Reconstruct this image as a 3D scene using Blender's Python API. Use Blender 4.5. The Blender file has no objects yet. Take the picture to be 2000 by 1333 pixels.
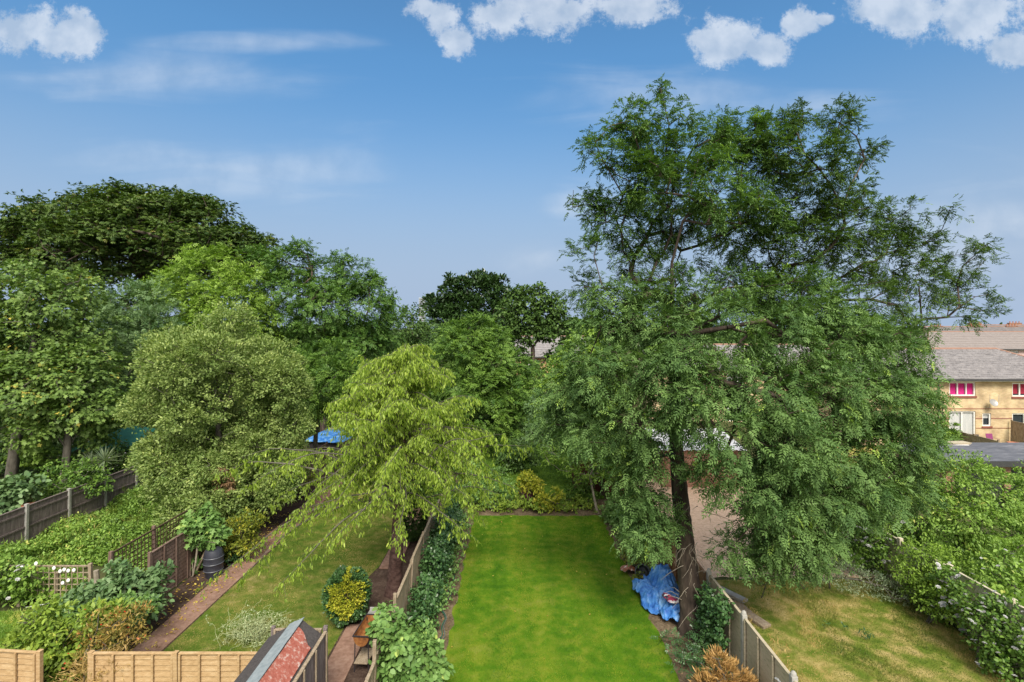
import bpy, math, random
import numpy as np
from mathutils import Vector, Matrix

# ------------------------------------------------------------------ camera, world, sun, exposure
scene = bpy.context.scene
EYE = 8.5                      # camera height, a loft window above the gardens
def gnd(px, py):               # ground point seen at a photo pixel
    Y = 1000 * EYE / (py - 640.0)
    return ((px - 1000) / 1000 * Y, Y, 0.0)
def at(px, py, Y):             # point at distance Y seen at a photo pixel
    return ((px - 1000) / 1000 * Y, Y, EYE - (py - 640) / 1000 * Y)

cam_d = bpy.data.cameras.new('camera'); cam = bpy.data.objects.new('camera', cam_d)
scene.collection.objects.link(cam); scene.camera = cam
cam.location = (0, 0, EYE); cam.rotation_euler = (math.radians(90), 0, 0)
cam_d.lens = 18; cam_d.sensor_width = 36; cam_d.shift_y = -26.5 / 2000
cam_d.clip_start = 0.1; cam_d.clip_end = 4000

SUN_EL, SUN_AZ = 48.0, 172.0    # azimuth from north (+Y), clockwise: behind the camera, a little to its right
sun_d = bpy.data.lights.new('sun', 'SUN'); sun = bpy.data.objects.new('sun', sun_d)
scene.collection.objects.link(sun)
sun_d.energy = 3.3; sun_d.angle = math.radians(24); sun_d.color = (1.0, 0.93, 0.80)
_d = Vector((math.sin(math.radians(SUN_AZ)) * math.cos(math.radians(SUN_EL)),
             math.cos(math.radians(SUN_AZ)) * math.cos(math.radians(SUN_EL)), math.sin(math.radians(SUN_EL))))
sun.rotation_euler = _d.to_track_quat('Z', 'Y').to_euler(); sun.location = (0, -5, 40)

scene.view_settings.view_transform = 'Standard'; scene.view_settings.look = 'None'
scene.view_settings.exposure = 0.66; scene.view_settings.gamma = 1.0
try:
    scene.cycles.max_bounces = 6; scene.cycles.diffuse_bounces = 3; scene.cycles.transmission_bounces = 3
    scene.cycles.transparent_max_bounces = 6
except Exception: pass

world = bpy.data.worlds.new('World'); scene.world = world; world.use_nodes = True
wn, wl = world.node_tree.nodes, world.node_tree.links
wn.clear()
def W(t, **k):
    n = wn.new(t)
    for a, b in k.items(): setattr(n, a, b)
    return n
def wmath(op, a, b=None, c=None, clamp=False):
    n = W('ShaderNodeMath', operation=op); n.use_clamp = clamp
    for i, v in enumerate((a, b, c)):
        if v is None: continue
        if isinstance(v, (int, float)): n.inputs[i].default_value = v
        else: wl.new(v, n.inputs[i])
    return n.outputs[0]
wout = W('ShaderNodeOutputWorld'); bg = W('ShaderNodeBackground'); wl.new(bg.outputs[0], wout.inputs[0])
sky = W('ShaderNodeTexSky', sky_type='NISHITA'); sky.sun_disc = False
sky.sun_elevation = math.radians(SUN_EL); sky.sun_rotation = math.radians(SUN_AZ)
sky.altitude = 0; sky.air_density = 1.0; sky.dust_density = 0.6; sky.ozone_density = 2.2
tc = W('ShaderNodeTexCoord'); sep = W('ShaderNodeSeparateXYZ'); wl.new(tc.outputs['Generated'], sep.inputs[0])
den = wmath('MAXIMUM', sep.outputs[1], 0.08)
cu = wmath('DIVIDE', sep.outputs[0], den); cv = wmath('DIVIDE', sep.outputs[2], den)
cmb = W('ShaderNodeCombineXYZ'); wl.new(cu, cmb.inputs[0]); wl.new(cv, cmb.inputs[1])
n1 = W('ShaderNodeTexNoise'); n1.inputs['Scale'].default_value = 10; n1.inputs['Detail'].default_value = 9; n1.inputs['Roughness'].default_value = 0.74
wl.new(cmb.outputs[0], n1.inputs['Vector'])
mp = W('ShaderNodeMapping'); mp.inputs['Scale'].default_value = (1.6, 9, 1); mp.inputs['Rotation'].default_value = (0, 0, math.radians(-14))
wl.new(cmb.outputs[0], mp.inputs[0])
n2 = W('ShaderNodeTexNoise'); n2.inputs['Scale'].default_value = 1.6; n2.inputs['Detail'].default_value = 5; n2.inputs['Roughness'].default_value = 0.5; n2.inputs['Distortion'].default_value = 0.7
wl.new(mp.outputs[0], n2.inputs['Vector'])
def blobfield(blobs):
    best = None
    for (px, py, rx, ry) in blobs:
        s = W('ShaderNodeVectorMath', operation='SUBTRACT'); wl.new(cmb.outputs[0], s.inputs[0])
        s.inputs[1].default_value = ((px - 1000) / 1000, (640 - py) / 1000, 0)
        m = W('ShaderNodeVectorMath', operation='MULTIPLY'); wl.new(s.outputs[0], m.inputs[0])
        m.inputs[1].default_value = (1000 / rx, 1000 / ry, 0)
        l = W('ShaderNodeVectorMath', operation='LENGTH'); wl.new(m.outputs[0], l.inputs[0])
        v = wmath('SUBTRACT', 1.0, l.outputs['Value'])
        best = v if best is None else wmath('MAXIMUM', best, v)
    return best
puffs = blobfield([(50, 62, 100, 52), (145, 70, 70, 52), (100, 75, 80, 45), (860, 30, 48, 42), (893, 80, 42, 42), (835, 20, 44, 28), (975, 40, 72, 56), (1090, 15, 160, 54), (1230, 12, 95, 48), (1410, 82, 86, 62),
                   (1500, 98, 46, 40), (1565, 42, 48, 34), (1780, 25, 150, 64), (1900, 20, 150, 72), (1985, 95, 62, 42), (1610, 38, 30, 16)])
a1 = wmath('ADD', puffs, wmath('MULTIPLY', wmath('SUBTRACT', n1.outputs[0], 0.49), 3.0))
mr = W('ShaderNodeMapRange', interpolation_type='SMOOTHSTEP'); wl.new(a1, mr.inputs[0])
mr.inputs[1].default_value = 0.05; mr.inputs[2].default_value = 0.55; mr.inputs[3].default_value = 0; mr.inputs[4].default_value = 0.72
wisps = blobfield([(1250, 190, 380, 75), (480, 330, 420, 95), (300, 150, 420, 60), (1050, 505, 120, 45), (1130, 400, 90, 60), (1900, 470, 400, 160), (550, 85, 300, 30), (1600, 210, 240, 40)])
a2 = wmath('ADD', wisps, wmath('MULTIPLY', wmath('SUBTRACT', n2.outputs[0], 0.5), 2.0))
mr2 = W('ShaderNodeMapRange', interpolation_type='SMOOTHSTEP'); wl.new(a2, mr2.inputs[0])
mr2.inputs[1].default_value = 0.0; mr2.inputs[2].default_value = 1.2; mr2.inputs[3].default_value = 0; mr2.inputs[4].default_value = 0.34
alpha = wmath('MAXIMUM', mr.outputs[0], mr2.outputs[0])
# thin white haze low over the horizon
hz = W('ShaderNodeMapRange', interpolation_type='SMOOTHERSTEP'); wl.new(sep.outputs[2], hz.inputs[0])
hz.inputs[1].default_value = 0.0; hz.inputs[2].default_value = 0.50; hz.inputs[3].default_value = 1.0; hz.inputs[4].default_value = 0.0

SKY_STR = 0.085
mixc = W('ShaderNodeMix', data_type='RGBA'); wl.new(alpha, mixc.inputs[0])
tint = W('ShaderNodeMix', data_type='RGBA', blend_type='MULTIPLY'); tint.inputs[0].default_value = 1.0
wl.new(sky.outputs[0], tint.inputs[6]); tz = W('ShaderNodeMapRange'); wl.new(sep.outputs[2], tz.inputs[0]); tz.inputs[1].default_value = .15; tz.inputs[2].default_value = .46
tm = W('ShaderNodeMix', data_type='RGBA'); wl.new(tz.outputs[0], tm.inputs[0]); tm.inputs[6].default_value = (.50, .79, .92, 1); tm.inputs[7].default_value = (0.77, 1.23, 1.38, 1); wl.new(tm.outputs[2], tint.inputs[7])
mixh = W('ShaderNodeMix', data_type='RGBA'); wl.new(hz.outputs[0], mixh.inputs[0]); wl.new(tint.outputs[2], mixh.inputs[6]); mixh.inputs[7].default_value = (3.0, 3.85, 5.2, 1); wl.new(mixh.outputs[2], mixc.inputs[6]); 
n4 = W('ShaderNodeTexNoise'); n4.inputs['Scale'].default_value = 16; n4.inputs['Detail'].default_value = 4; wl.new(cmb.outputs[0], n4.inputs['Vector'])
crc = W('ShaderNodeValToRGB'); wl.new(n4.outputs[0], crc.inputs[0]); ce = crc.color_ramp.elements
ce[0].position = .35; ce[0].color = (.50, .60, .74, 1); ce[1].position = .62; ce[1].color = (.78, .84, .92, 1)
csc = W('ShaderNodeVectorMath', operation='SCALE'); wl.new(crc.outputs[0], csc.inputs[0]); csc.inputs['Scale'].default_value = 7.6
wl.new(csc.outputs[0], mixc.inputs[7])
# unseen white cloud added overhead and behind the house as soft neutral fill light
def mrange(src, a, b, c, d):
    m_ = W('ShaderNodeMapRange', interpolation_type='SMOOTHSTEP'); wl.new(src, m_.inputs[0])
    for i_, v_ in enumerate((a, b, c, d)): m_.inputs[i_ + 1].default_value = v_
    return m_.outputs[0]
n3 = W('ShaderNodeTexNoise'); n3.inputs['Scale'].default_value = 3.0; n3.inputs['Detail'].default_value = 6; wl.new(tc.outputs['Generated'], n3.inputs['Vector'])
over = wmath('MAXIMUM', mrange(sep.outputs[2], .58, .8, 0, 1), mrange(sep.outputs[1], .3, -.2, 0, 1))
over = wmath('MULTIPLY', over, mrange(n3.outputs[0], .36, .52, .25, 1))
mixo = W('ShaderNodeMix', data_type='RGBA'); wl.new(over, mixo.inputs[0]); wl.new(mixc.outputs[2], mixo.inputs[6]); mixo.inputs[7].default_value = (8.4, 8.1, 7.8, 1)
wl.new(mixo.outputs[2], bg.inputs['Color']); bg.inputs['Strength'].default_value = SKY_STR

# ------------------------------------------------------------------ helpers
COL = scene.collection
def norm(a): return a / np.maximum(np.linalg.norm(a, axis=-1, keepdims=True), 1e-9)
def tag(o, label=None, cat=None, group=None, kind=None):
    if label: o['label'] = label
    if cat: o['category'] = cat
    if group: o['group'] = group
    if kind: o['kind'] = kind
    return o
def thing(name, label, cat, loc=(0, 0, 0), rz=0.0, group=None):
    o = bpy.data.objects.new(name, None); o.empty_display_size = 0.2; COL.objects.link(o)
    o.location = loc; o.rotation_euler = (0, 0, rz)
    return tag(o, label, cat, group)
def link_mesh(name, me, mat, parent=None, loc=(0, 0, 0)):
    o = bpy.data.objects.new(name, me); COL.objects.link(o)
    if isinstance(mat, (list, tuple)):
        for m in mat: me.materials.append(m)
    elif mat is not None: me.materials.append(mat)
    if parent is not None: o.parent = parent
    o.location = loc
    return o
def np_mesh(name, V, k, tintv=None, smooth=False):
    """V: (n*k,3) vertices of n separate k-gons"""
    n = len(V) // k
    me = bpy.data.meshes.new(name)
    me.vertices.add(n * k); me.vertices.foreach_set('co', np.ascontiguousarray(V, dtype=np.float32).ravel())
    me.loops.add(n * k); me.loops.foreach_set('vertex_index', np.arange(n * k, dtype=np.int32))
    me.polygons.add(n); me.polygons.foreach_set('loop_start', np.arange(0, n * k, k, dtype=np.int32))
    me.update(calc_edges=True)
    if tintv is not None:
        at_ = me.attributes.new('tint', 'FLOAT', 'FACE'); at_.data.foreach_set('value', np.ascontiguousarray(tintv, dtype=np.float32))
    return me
def idx_mesh(name, V, F, smooth=False):
    """V (n,3), F (m,k) quads or tris with shared vertices"""
    F = np.asarray(F, dtype=np.int32); m, k = F.shape
    me = bpy.data.meshes.new(name)
    me.vertices.add(len(V)); me.vertices.foreach_set('co', np.ascontiguousarray(V, dtype=np.float32).ravel())
    me.loops.add(m * k); me.loops.foreach_set('vertex_index', F.ravel())
    me.polygons.add(m); me.polygons.foreach_set('loop_start', np.arange(0, m * k, k, dtype=np.int32))
    if smooth: me.polygons.foreach_set('use_smooth', np.ones(m, dtype=bool))
    me.update(calc_edges=True)
    return me

class MB:                                   # collects solids, builds ONE mesh object
    def __init__(s): s.v = []; s.f = []; s.m = []
    def add(s, vs, fs, mi=0):
        b = len(s.v); s.v += [tuple(v) for v in vs]; s.f += [tuple(b + i for i in f) for f in fs]; s.m += [mi] * len(fs)
    def box(s, x0, x1, y0, y1, z0, z1, mi=0, M=None):
        vs = [(x0, y0, z0), (x1, y0, z0), (x1, y1, z0), (x0, y1, z0), (x0, y0, z1), (x1, y0, z1), (x1, y1, z1), (x0, y1, z1)]
        if M is not None: vs = [tuple(M @ Vector(v)) for v in vs]
        s.add(vs, [(0, 3, 2, 1), (4, 5, 6, 7), (0, 1, 5, 4), (1, 2, 6, 5), (2, 3, 7, 6), (3, 0, 4, 7)], mi)
    def prism(s, poly, z0, z1, mi=0):
        n = len(poly)
        vs = [(x, y, z0) for x, y in poly] + [(x, y, z1) for x, y in poly]
        s.add(vs, [tuple(reversed(range(n))), tuple(range(n, 2 * n))] + [(i, (i + 1) % n, n + (i + 1) % n, n + i) for i in range(n)], mi)
    def tube(s, pts, r, n=8, mi=0, caps=True):
        pts = [Vector(p) for p in pts]; rs = r if isinstance(r, (list, tuple)) else [r] * len(pts)
        b = len(s.v); ref = Vector((0.13, 0.31, 0.94))
        for i, p in enumerate(pts):
            d = (pts[min(i + 1, len(pts) - 1)] - pts[max(i - 1, 0)])
            d = d.normalized() if d.length > 1e-9 else Vector((0, 0, 1))
            rr = ref if abs(d.dot(ref)) < 0.9 else Vector((1, 0, 0))
            u = d.cross(rr).normalized(); w = d.cross(u)
            for j in range(n):
                a = 2 * math.pi * j / n; s.v.append(tuple(p + (u * math.cos(a) + w * math.sin(a)) * rs[i]))
        for i in range(len(pts) - 1):
            for j in range(n):
                s.f.append((b + i * n + j, b + i * n + (j + 1) % n, b + (i + 1) * n + (j + 1) % n, b + (i + 1) * n + j)); s.m.append(mi)
        if caps:
            s.f.append(tuple(b + j for j in reversed(range(n)))); s.m.append(mi)
            s.f.append(tuple(b + (len(pts) - 1) * n + j for j in range(n))); s.m.append(mi)
    def lathe(s, prof, n=20, mi=0, M=None, caps=True):
        b = len(s.v)
        for (r, z) in prof:
            for j in range(n):
                a = 2 * math.pi * j / n; p = Vector((r * math.cos(a), r * math.sin(a), z))
                s.v.append(tuple(M @ p if M is not None else p))
        for i in range(len(prof) - 1):
            for j in range(n):
                s.f.append((b + i * n + j, b + i * n + (j + 1) % n, b + (i + 1) * n + (j + 1) % n, b + (i + 1) * n + j)); s.m.append(mi)
        if caps:
            s.f.append(tuple(b + j for j in reversed(range(n)))); s.m.append(mi)
            s.f.append(tuple(b + (len(prof) - 1) * n + j for j in range(n))); s.m.append(mi)
    def build(s, name, mat, parent=None, loc=(0, 0, 0), bevel=0.0, smooth=False):
        me = bpy.data.meshes.new(name); me.from_pydata(s.v, [], s.f)
        o = link_mesh(name, me, mat, parent, loc)
        if isinstance(mat, (list, tuple)): me.polygons.foreach_set('material_index', s.m)
        if smooth:
            me.polygons.foreach_set('use_smooth', [True] * len(me.polygons))
            try: me.set_sharp_from_angle(angle=math.radians(40))
            except Exception: pass
        if bevel > 0:
            b = o.modifiers.new('bevel', 'BEVEL'); b.width = bevel; b.segments = 1; b.limit_method = 'ANGLE'
        return o

# ------------------------------------------------------------------ materials
def newmat(name):
    m = bpy.data.materials.new(name); m.use_nodes = True
    return m, m.node_tree.nodes, m.node_tree.links, m.node_tree.nodes['Principled BSDF']
def rgb(c): return (c[0], c[1], c[2], 1)
FOL = 1.5
def leafmat(name, c1, c2, c3=None, rough=0.5, trans=0.17, spec=0.3, tcol=None):
    """green between c1 and c2 by each leaf's own tint, c3 for the few oldest leaves"""
    m, n, l, p = newmat(name)
    c1, c2, c3 = [None if c is None else (min(.9, c[0] * FOL * 1.07), min(.9, c[1] * FOL), min(.9, c[2] * FOL)) for c in (c1, c2, c3)]
    if max(c2) > .8: c1, c2 = tuple(v / FOL for v in c1), tuple(v / FOL for v in c2)
    a = n.new('ShaderNodeAttribute'); a.attribute_name = 'tint'
    r = n.new('ShaderNodeValToRGB'); l.new(a.outputs['Fac'], r.inputs[0])
    e = r.color_ramp.elements; e[0].position = 0.1; e[0].color = rgb(c1); e[1].position = 0.86; e[1].color = rgb(c2)
    if c3 is not None:
        k = e.new(0.965); k.color = rgb(c3)
    l.new(r.outputs[0], p.inputs['Base Color']); p.inputs['Roughness'].default_value = rough
    p.inputs['Specular IOR Level'].default_value = spec
    t = n.new('ShaderNodeBsdfTranslucent')
    mx = n.new('ShaderNodeMix'); mx.data_type = 'RGBA'; mx.blend_type = 'MULTIPLY'; mx.inputs[0].default_value = 1
    l.new(r.outputs[0], mx.inputs[6]); mx.inputs[7].default_value = rgb(tcol or (1.5, 1.7, 0.6)); l.new(mx.outputs[2], t.inputs[0])
    ms = n.new('ShaderNodeMixShader'); ms.inputs[0].default_value = trans
    l.new(p.outputs[0], ms.inputs[1]); l.new(t.outputs[0], ms.inputs[2]); l.new(ms.outputs[0], n['Material Output'].inputs[0])
    return m
def noisemat(name, cols, scale=3.0, detail=6, rough=0.85, bump=0.0, bscale=None, stretch=(1, 1, 1), pos=None, spec=0.3, coord='Object', rn=0.6, metal=0.0, scale2=None):
    m, n, l, p = newmat(name)
    tcn = n.new('ShaderNodeTexCoord'); mpn = n.new('ShaderNodeMapping'); mpn.inputs['Scale'].default_value = stretch
    l.new(tcn.outputs[coord], mpn.inputs[0])
    t = n.new('ShaderNodeTexNoise'); t.inputs['Scale'].default_value = scale; t.inputs['Detail'].default_value = detail; t.inputs['Roughness'].default_value = rn
    l.new(mpn.outputs[0], t.inputs[0])
    fac = t.outputs[0]
    if scale2:
        t3 = n.new('ShaderNodeTexNoise'); t3.inputs['Scale'].default_value = scale2; t3.inputs['Detail'].default_value = 4; l.new(mpn.outputs[0], t3.inputs[0])
        mm = n.new('ShaderNodeMath'); mm.operation = 'ADD'; l.new(t.outputs[0], mm.inputs[0]); l.new(t3.outputs[0], mm.inputs[1])
        m2 = n.new('ShaderNodeMath'); m2.operation = 'MULTIPLY'; l.new(mm.outputs[0], m2.inputs[0]); m2.inputs[1].default_value = 0.5; fac = m2.outputs[0]
    r = n.new('ShaderNodeValToRGB'); l.new(fac, r.inputs[0]); e = r.color_ramp.elements
    k = len(cols); pos = pos or [0.33 + 0.34 * i / max(k - 1, 1) for i in range(k)]
    e[0].position = pos[0]; e[0].color = rgb(cols[0]); e[1].position = pos[-1]; e[1].color = rgb(cols[-1])
    for i in range(1, k - 1):
        q = e.new(pos[i]); q.color = rgb(cols[i])
    l.new(r.outputs[0], p.inputs['Base Color']); p.inputs['Roughness'].default_value = rough; p.inputs['Specular IOR Level'].default_value = spec
    p.inputs['Metallic'].default_value = metal
    if bump:
        t2 = n.new('ShaderNodeTexNoise'); t2.inputs['Scale'].default_value = bscale or scale * 6; t2.inputs['Detail'].default_value = 5; l.new(mpn.outputs[0], t2.inputs[0])
        b = n.new('ShaderNodeBump'); b.inputs['Strength'].default_value = bump; b.inputs['Distance'].default_value = 0.03; l.new(t2.outputs[0], b.inputs['Height']); l.new(b.outputs[0], p.inputs['Normal'])
    return m
def brickmat(name, c1, c2, mortar, sx=1.0):
    m, n, l, p = newmat(name)
    tcn = n.new('ShaderNodeTexCoord'); sp = n.new('ShaderNodeSeparateXYZ'); l.new(tcn.outputs['Object'], sp.inputs[0])
    ad = n.new('ShaderNodeMath'); ad.operation = 'ADD'; l.new(sp.outputs[0], ad.inputs[0]); l.new(sp.outputs[1], ad.inputs[1])
    cb = n.new('ShaderNodeCombineXYZ'); l.new(ad.outputs[0], cb.inputs[0]); l.new(sp.outputs[2], cb.inputs[1])
    b = n.new('ShaderNodeTexBrick'); l.new(cb.outputs[0], b.inputs[0]); b.inputs['Scale'].default_value = 1.0
    b.inputs['Brick Width'].default_value = 0.225; b.inputs['Row Height'].default_value = 0.075; b.inputs['Mortar Size'].default_value = 0.008
    b.inputs['Color1'].default_value = rgb(c1); b.inputs['Color2'].default_value = rgb(c2); b.inputs['Mortar'].default_value = rgb(mortar); b.inputs['Bias'].default_value = -0.1
    t = n.new('ShaderNodeTexNoise'); t.inputs['Scale'].default_value = 1.2; t.inputs['Detail'].default_value = 6; l.new(cb.outputs[0], t.inputs[0])
    mx = n.new('ShaderNodeMix'); mx.data_type = 'RGBA'; mx.blend_type = 'OVERLAY'; mx.inputs[0].default_value = 0.8; l.new(b.outputs[0], mx.inputs[6]); l.new(t.outputs[0], mx.inputs[7])
    l.new(mx.outputs[2], p.inputs['Base Color']); p.inputs['Roughness'].default_value = 0.9
    return m
def plain(name, c, rough=0.5, spec=0.5, metal=0.0):
    return noisemat(name, [tuple(x * 0.86 for x in c), tuple(min(1, x * 1.1) for x in c)], scale=5, rough=rough, spec=spec, metal=metal)

M = {}
M['bark_dark'] = noisemat('bark_dark', [(.028, .021, .017), (.068, .049, .039), (.125, .095, .075)], 5, bump=.9, bscale=14, stretch=(1, 1, .25))
M['bark_red'] = noisemat('bark_red', [(.03, .016, .014), (.075, .04, .034), (.12, .075, .065)], 6, bump=.8, bscale=10, stretch=(1, 1, 1.6))
M['bark_grey'] = noisemat('bark_grey', [(.07, .062, .05), (.16, .145, .12)], 5, bump=.5, stretch=(1, 1, .4))
M['bark_pale'] = noisemat('bark_pale', [(.2, .17, .13), (.36, .31, .25)], 5, bump=.3)
M['wood_new'] = noisemat('wood_new', [(.33, .21, .10), (.46, .31, .16), (.56, .41, .24)], 2.2, bump=.35, bscale=30, stretch=(1, 1, 5), rough=.8, scale2=9)
M['wood_weather'] = noisemat('wood_weather', [(.18, .135, .09), (.32, .25, .175), (.44, .37, .28)], 2.5, bump=.4, bscale=30, stretch=(4, 4, .7), rough=.9, scale2=10)
M['wood_grey'] = noisemat('wood_grey', [(.09, .07, .07), (.18, .145, .14), (.28, .235, .23)], 2.5, bump=.4, bscale=30, stretch=(5, 5, .6), rough=.9, scale2=8)
M['wood_brown'] = noisemat('wood_brown', [(.11, .065, .05), (.19, .125, .10), (.29, .21, .18)], 2.2, bump=.4, bscale=30, stretch=(4, 4, .7), rough=.9, scale2=8)
M['wood_trellis'] = noisemat('wood_trellis', [(.06, .04, .025), (.13, .085, .05)], 4, rough=.9)
M['wood_orange'] = noisemat('wood_orange', [(.22, .11, .05), (.33, .18, .09)], 3, stretch=(1, 1, 6), rough=.8, scale2=9)
M['wood_pale'] = noisemat('wood_pale', [(.24, .24, .15), (.48, .41, .30), (.36, .31, .22)], 2.5, bump=.3, stretch=(1, 1, 4), rough=.9, scale2=8)
M['concrete'] = noisemat('concrete', [(.27, .26, .24), (.42, .41, .38)], 5, bump=.3, rough=.95)
M['concrete_pale'] = noisemat('concrete_pale', [(.33, .32, .22), (.56, .50, .39), (.70, .64, .50)], 3, bump=.3, rough=.95)
M['felt_dark'] = noisemat('felt_dark', [(.05, .045, .045), (.09, .08, .08)], 20, rough=.95, bump=.3)
M['felt_grey'] = noisemat('felt_grey', [(.20, .24, .26), (.29, .33, .35)], 9, rough=.9, bump=.2)
M['felt_red'] = noisemat('felt_red', [(.27, .07, .05), (.36, .12, .09), (.55, .48, .44)], 4.5, rough=.95, bump=.4, pos=[.35, .52, .66], rn=.75, scale2=14)
M['rust'] = noisemat('rust', [(.10, .045, .02), (.26, .10, .03), (.33, .16, .05)], 7, rough=.8, bump=.3)
M['steel_dark'] = plain('steel_dark', (.035, .03, .035), .5)
M['steel_pale'] = plain('steel_pale', (.35, .34, .33), .45, metal=.3)
M['plastic_butt'] = noisemat('plastic_butt', [(.03, .032, .045), (.055, .058, .075)], 4, rough=.42)
M['plastic_black'] = plain('plastic_black', (.035, .045, .05), .45)
M['tarp'] = noisemat('tarp', [(.030, .13, .46), (.065, .24, .62), (.24, .45, .76)], 3.5, rough=.4, spec=.45, bump=.9, bscale=13)
M['hose'] = plain('hose', (.02, .14, .09), .4)
M['terracotta'] = plain('terracotta', (.42, .17, .09), .8)
M['white_paint'] = plain('white_paint', (.78, .78, .76), .45)
M['white_soft'] = plain('white_soft', (.7, .7, .68), .8)
M['curtain_pink'] = plain('curtain_pink', (.62, .02, .22), .8)
M['curtain_red'] = plain('curtain_red', (.35, .02, .05), .8)
M['curtain_white'] = noisemat('curtain_white', [(.42, .44, .44), (.6, .6, .6)], 2, stretch=(8, 1, .3), rough=.9)
M['glass'] = plain('glass', (.03, .04, .05), .08, .8)
M['brick_yellow'] = brickmat('brick_yellow', (.50, .36, .19), (.64, .48, .28), (.5, .43, .32))
M['brick_red'] = brickmat('brick_red', (.28, .12, .08), (.36, .18, .12), (.33, .26, .2))
M['render_pink'] = plain('render_pink', (.62, .45, .42), .9)
M['sill'] = plain('sill', (.25, .08, .06), .8)
M['tile_grey'] = noisemat('tile_grey', [(.12, .115, .12), (.25, .235, .24), (.37, .35, .35)], 2.2, stretch=(1.2, 1.6, 1.6), rough=.9, scale2=10)
M['tile_pink'] = noisemat('tile_pink', [(.22, .19, .18), (.30, .265, .25)], 1.5, rough=.9, scale2=8)
M['slate'] = noisemat('slate', [(.13, .12, .12), (.22, .2, .2)], 1.5, rough=.8)
M['ridge'] = plain('ridge', (.33, .19, .14), .9)
M['gutter'] = plain('gutter', (.05, .05, .055), .5)
M['garage_roof'] = noisemat('garage_roof', [(.07, .075, .09), (.12, .125, .145), (.22, .22, .24)], 1.2, stretch=(.5, 2, 1), rough=.8, scale2=5)
M['dark_door'] = plain('dark_door', (.03, .028, .03), .7)
M['metal_sheet'] = noisemat('metal_sheet', [(.55, .54, .56), (.8, .8, .8)], 3, rough=.5)
M['tower'] = plain('tower', (.38, .44, .5), .7)
M['gazebo'] = plain('gazebo', (.02, .17, .13), .7)
M['red_plastic'] = plain('red_plastic', (.62, .05, .07), .45)
M['purple_plastic'] = plain('purple_plastic', (.25, .05, .16), .5)

# foliage
M['ash'] = leafmat('ash_leaf', (.036, .082, .024), (.108, .190, .056), (.22, .34, .065), rough=.6, spec=.18)
M['ash_shaded'] = leafmat('ash_shaded_leaf', (.032, .066, .020), (.080, .140, .036), (.15, .24, .05), rough=.6, spec=.18)  # darker copy of ash leaf: shade of undersides against the sky put into colour
M['cherry'] = leafmat('cherry_leaf', (.105, .175, .022), (.235, .325, .050), (.32, .39, .08), trans=.35)
M['laurel'] = leafmat('laurel_leaf', (.062, .115, .022), (.205, .275, .085), (.32, .38, .13), rough=.55, trans=.18, spec=.35)
M['syca'] = leafmat('sycamore_leaf', (.050, .100, .022), (.125, .20, .045), (.34, .30, .06))
M['chestnut'] = leafmat('chestnut_leaf', (.022, .052, .012), (.080, .130, .028), (.15, .15, .04))
M['dark'] = leafmat('dark_leaf', (.022, .052, .014), (.075, .14, .030))
M['mid'] = leafmat('mid_leaf', (.034, .085, .016), (.115, .205, .034))
M['robinia'] = leafmat('robinia_leaf', (.026, .072, .014), (.085, .165, .030))
M['bright'] = leafmat('bright_leaf', (.070, .135, .018), (.175, .285, .042))
M['blue'] = leafmat('bluish_leaf', (.050, .105, .040), (.13, .21, .09))
M['pine'] = leafmat('holly_leaf', (.012, .032, .010), (.035, .075, .018), rough=.3, trans=.1, spec=.5)
M['lime'] = leafmat('lime_leaf', (.075, .14, .018), (.185, .265, .038), (.36, .36, .07))
M['ivy'] = leafmat('ivy_leaf', (.018, .055, .018), (.06, .13, .04), rough=.35, trans=.12, spec=.5)
M['weed'] = leafmat('weed_leaf', (.07, .14, .025), (.17, .28, .05), (.32, .33, .09))
M['climber'] = leafmat('climber_leaf', (.05, .115, .026), (.14, .245, .068), (.28, .36, .09))
M['yellow'] = leafmat('yellow_leaf', (.11, .155, .012), (.32, .33, .035), (.45, .42, .08))
M['yellowgreen'] = leafmat('yellow_green_leaf', (.05, .095, .015), (.19, .21, .025), (.42, .36, .04))
M['orange'] = leafmat('orange_leaf', (.09, .11, .022), (.25, .17, .045), (.34, .09, .03))
M['straw'] = leafmat('straw_leaf', (.30, .21, .07), (.50, .38, .15))
M['golden'] = leafmat('brown_conifer_leaf', (.26, .15, .05), (.55, .37, .14))
M['dead'] = leafmat('dead_leaf', (.085, .052, .026), (.21, .14, .075))
M['purple'] = leafmat('purple_leaf', (.03, .010, .014), (.075, .028, .034))
M['silver'] = leafmat('silver_leaf', (.19, .27, .14), (.40, .47, .30))
M['sage'] = leafmat('sage_leaf', (.10, .15, .09), (.22, .28, .17))
M['petal'] = leafmat('petal_white', (.85, .80, .68), (.9, .88, .80), trans=.25, tcol=(1, 1, 1))
M['fallen'] = leafmat('fallen_leaf', (.40, .28, .06), (.62, .48, .10), (.3, .15, .05))
M['grass_good'] = leafmat('grass_good', (.030, .100, .004), (.095, .180, .008), (.17, .20, .018), trans=.2)
M['grass_dry'] = leafmat('grass_dry', (.036, .076, .008), (.105, .135, .022), (.34, .27, .11), trans=.2)
M['grass_tan'] = leafmat('grass_tan', (.048, .085, .010), (.155, .165, .038), (.33, .25, .10), trans=.2)

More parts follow.
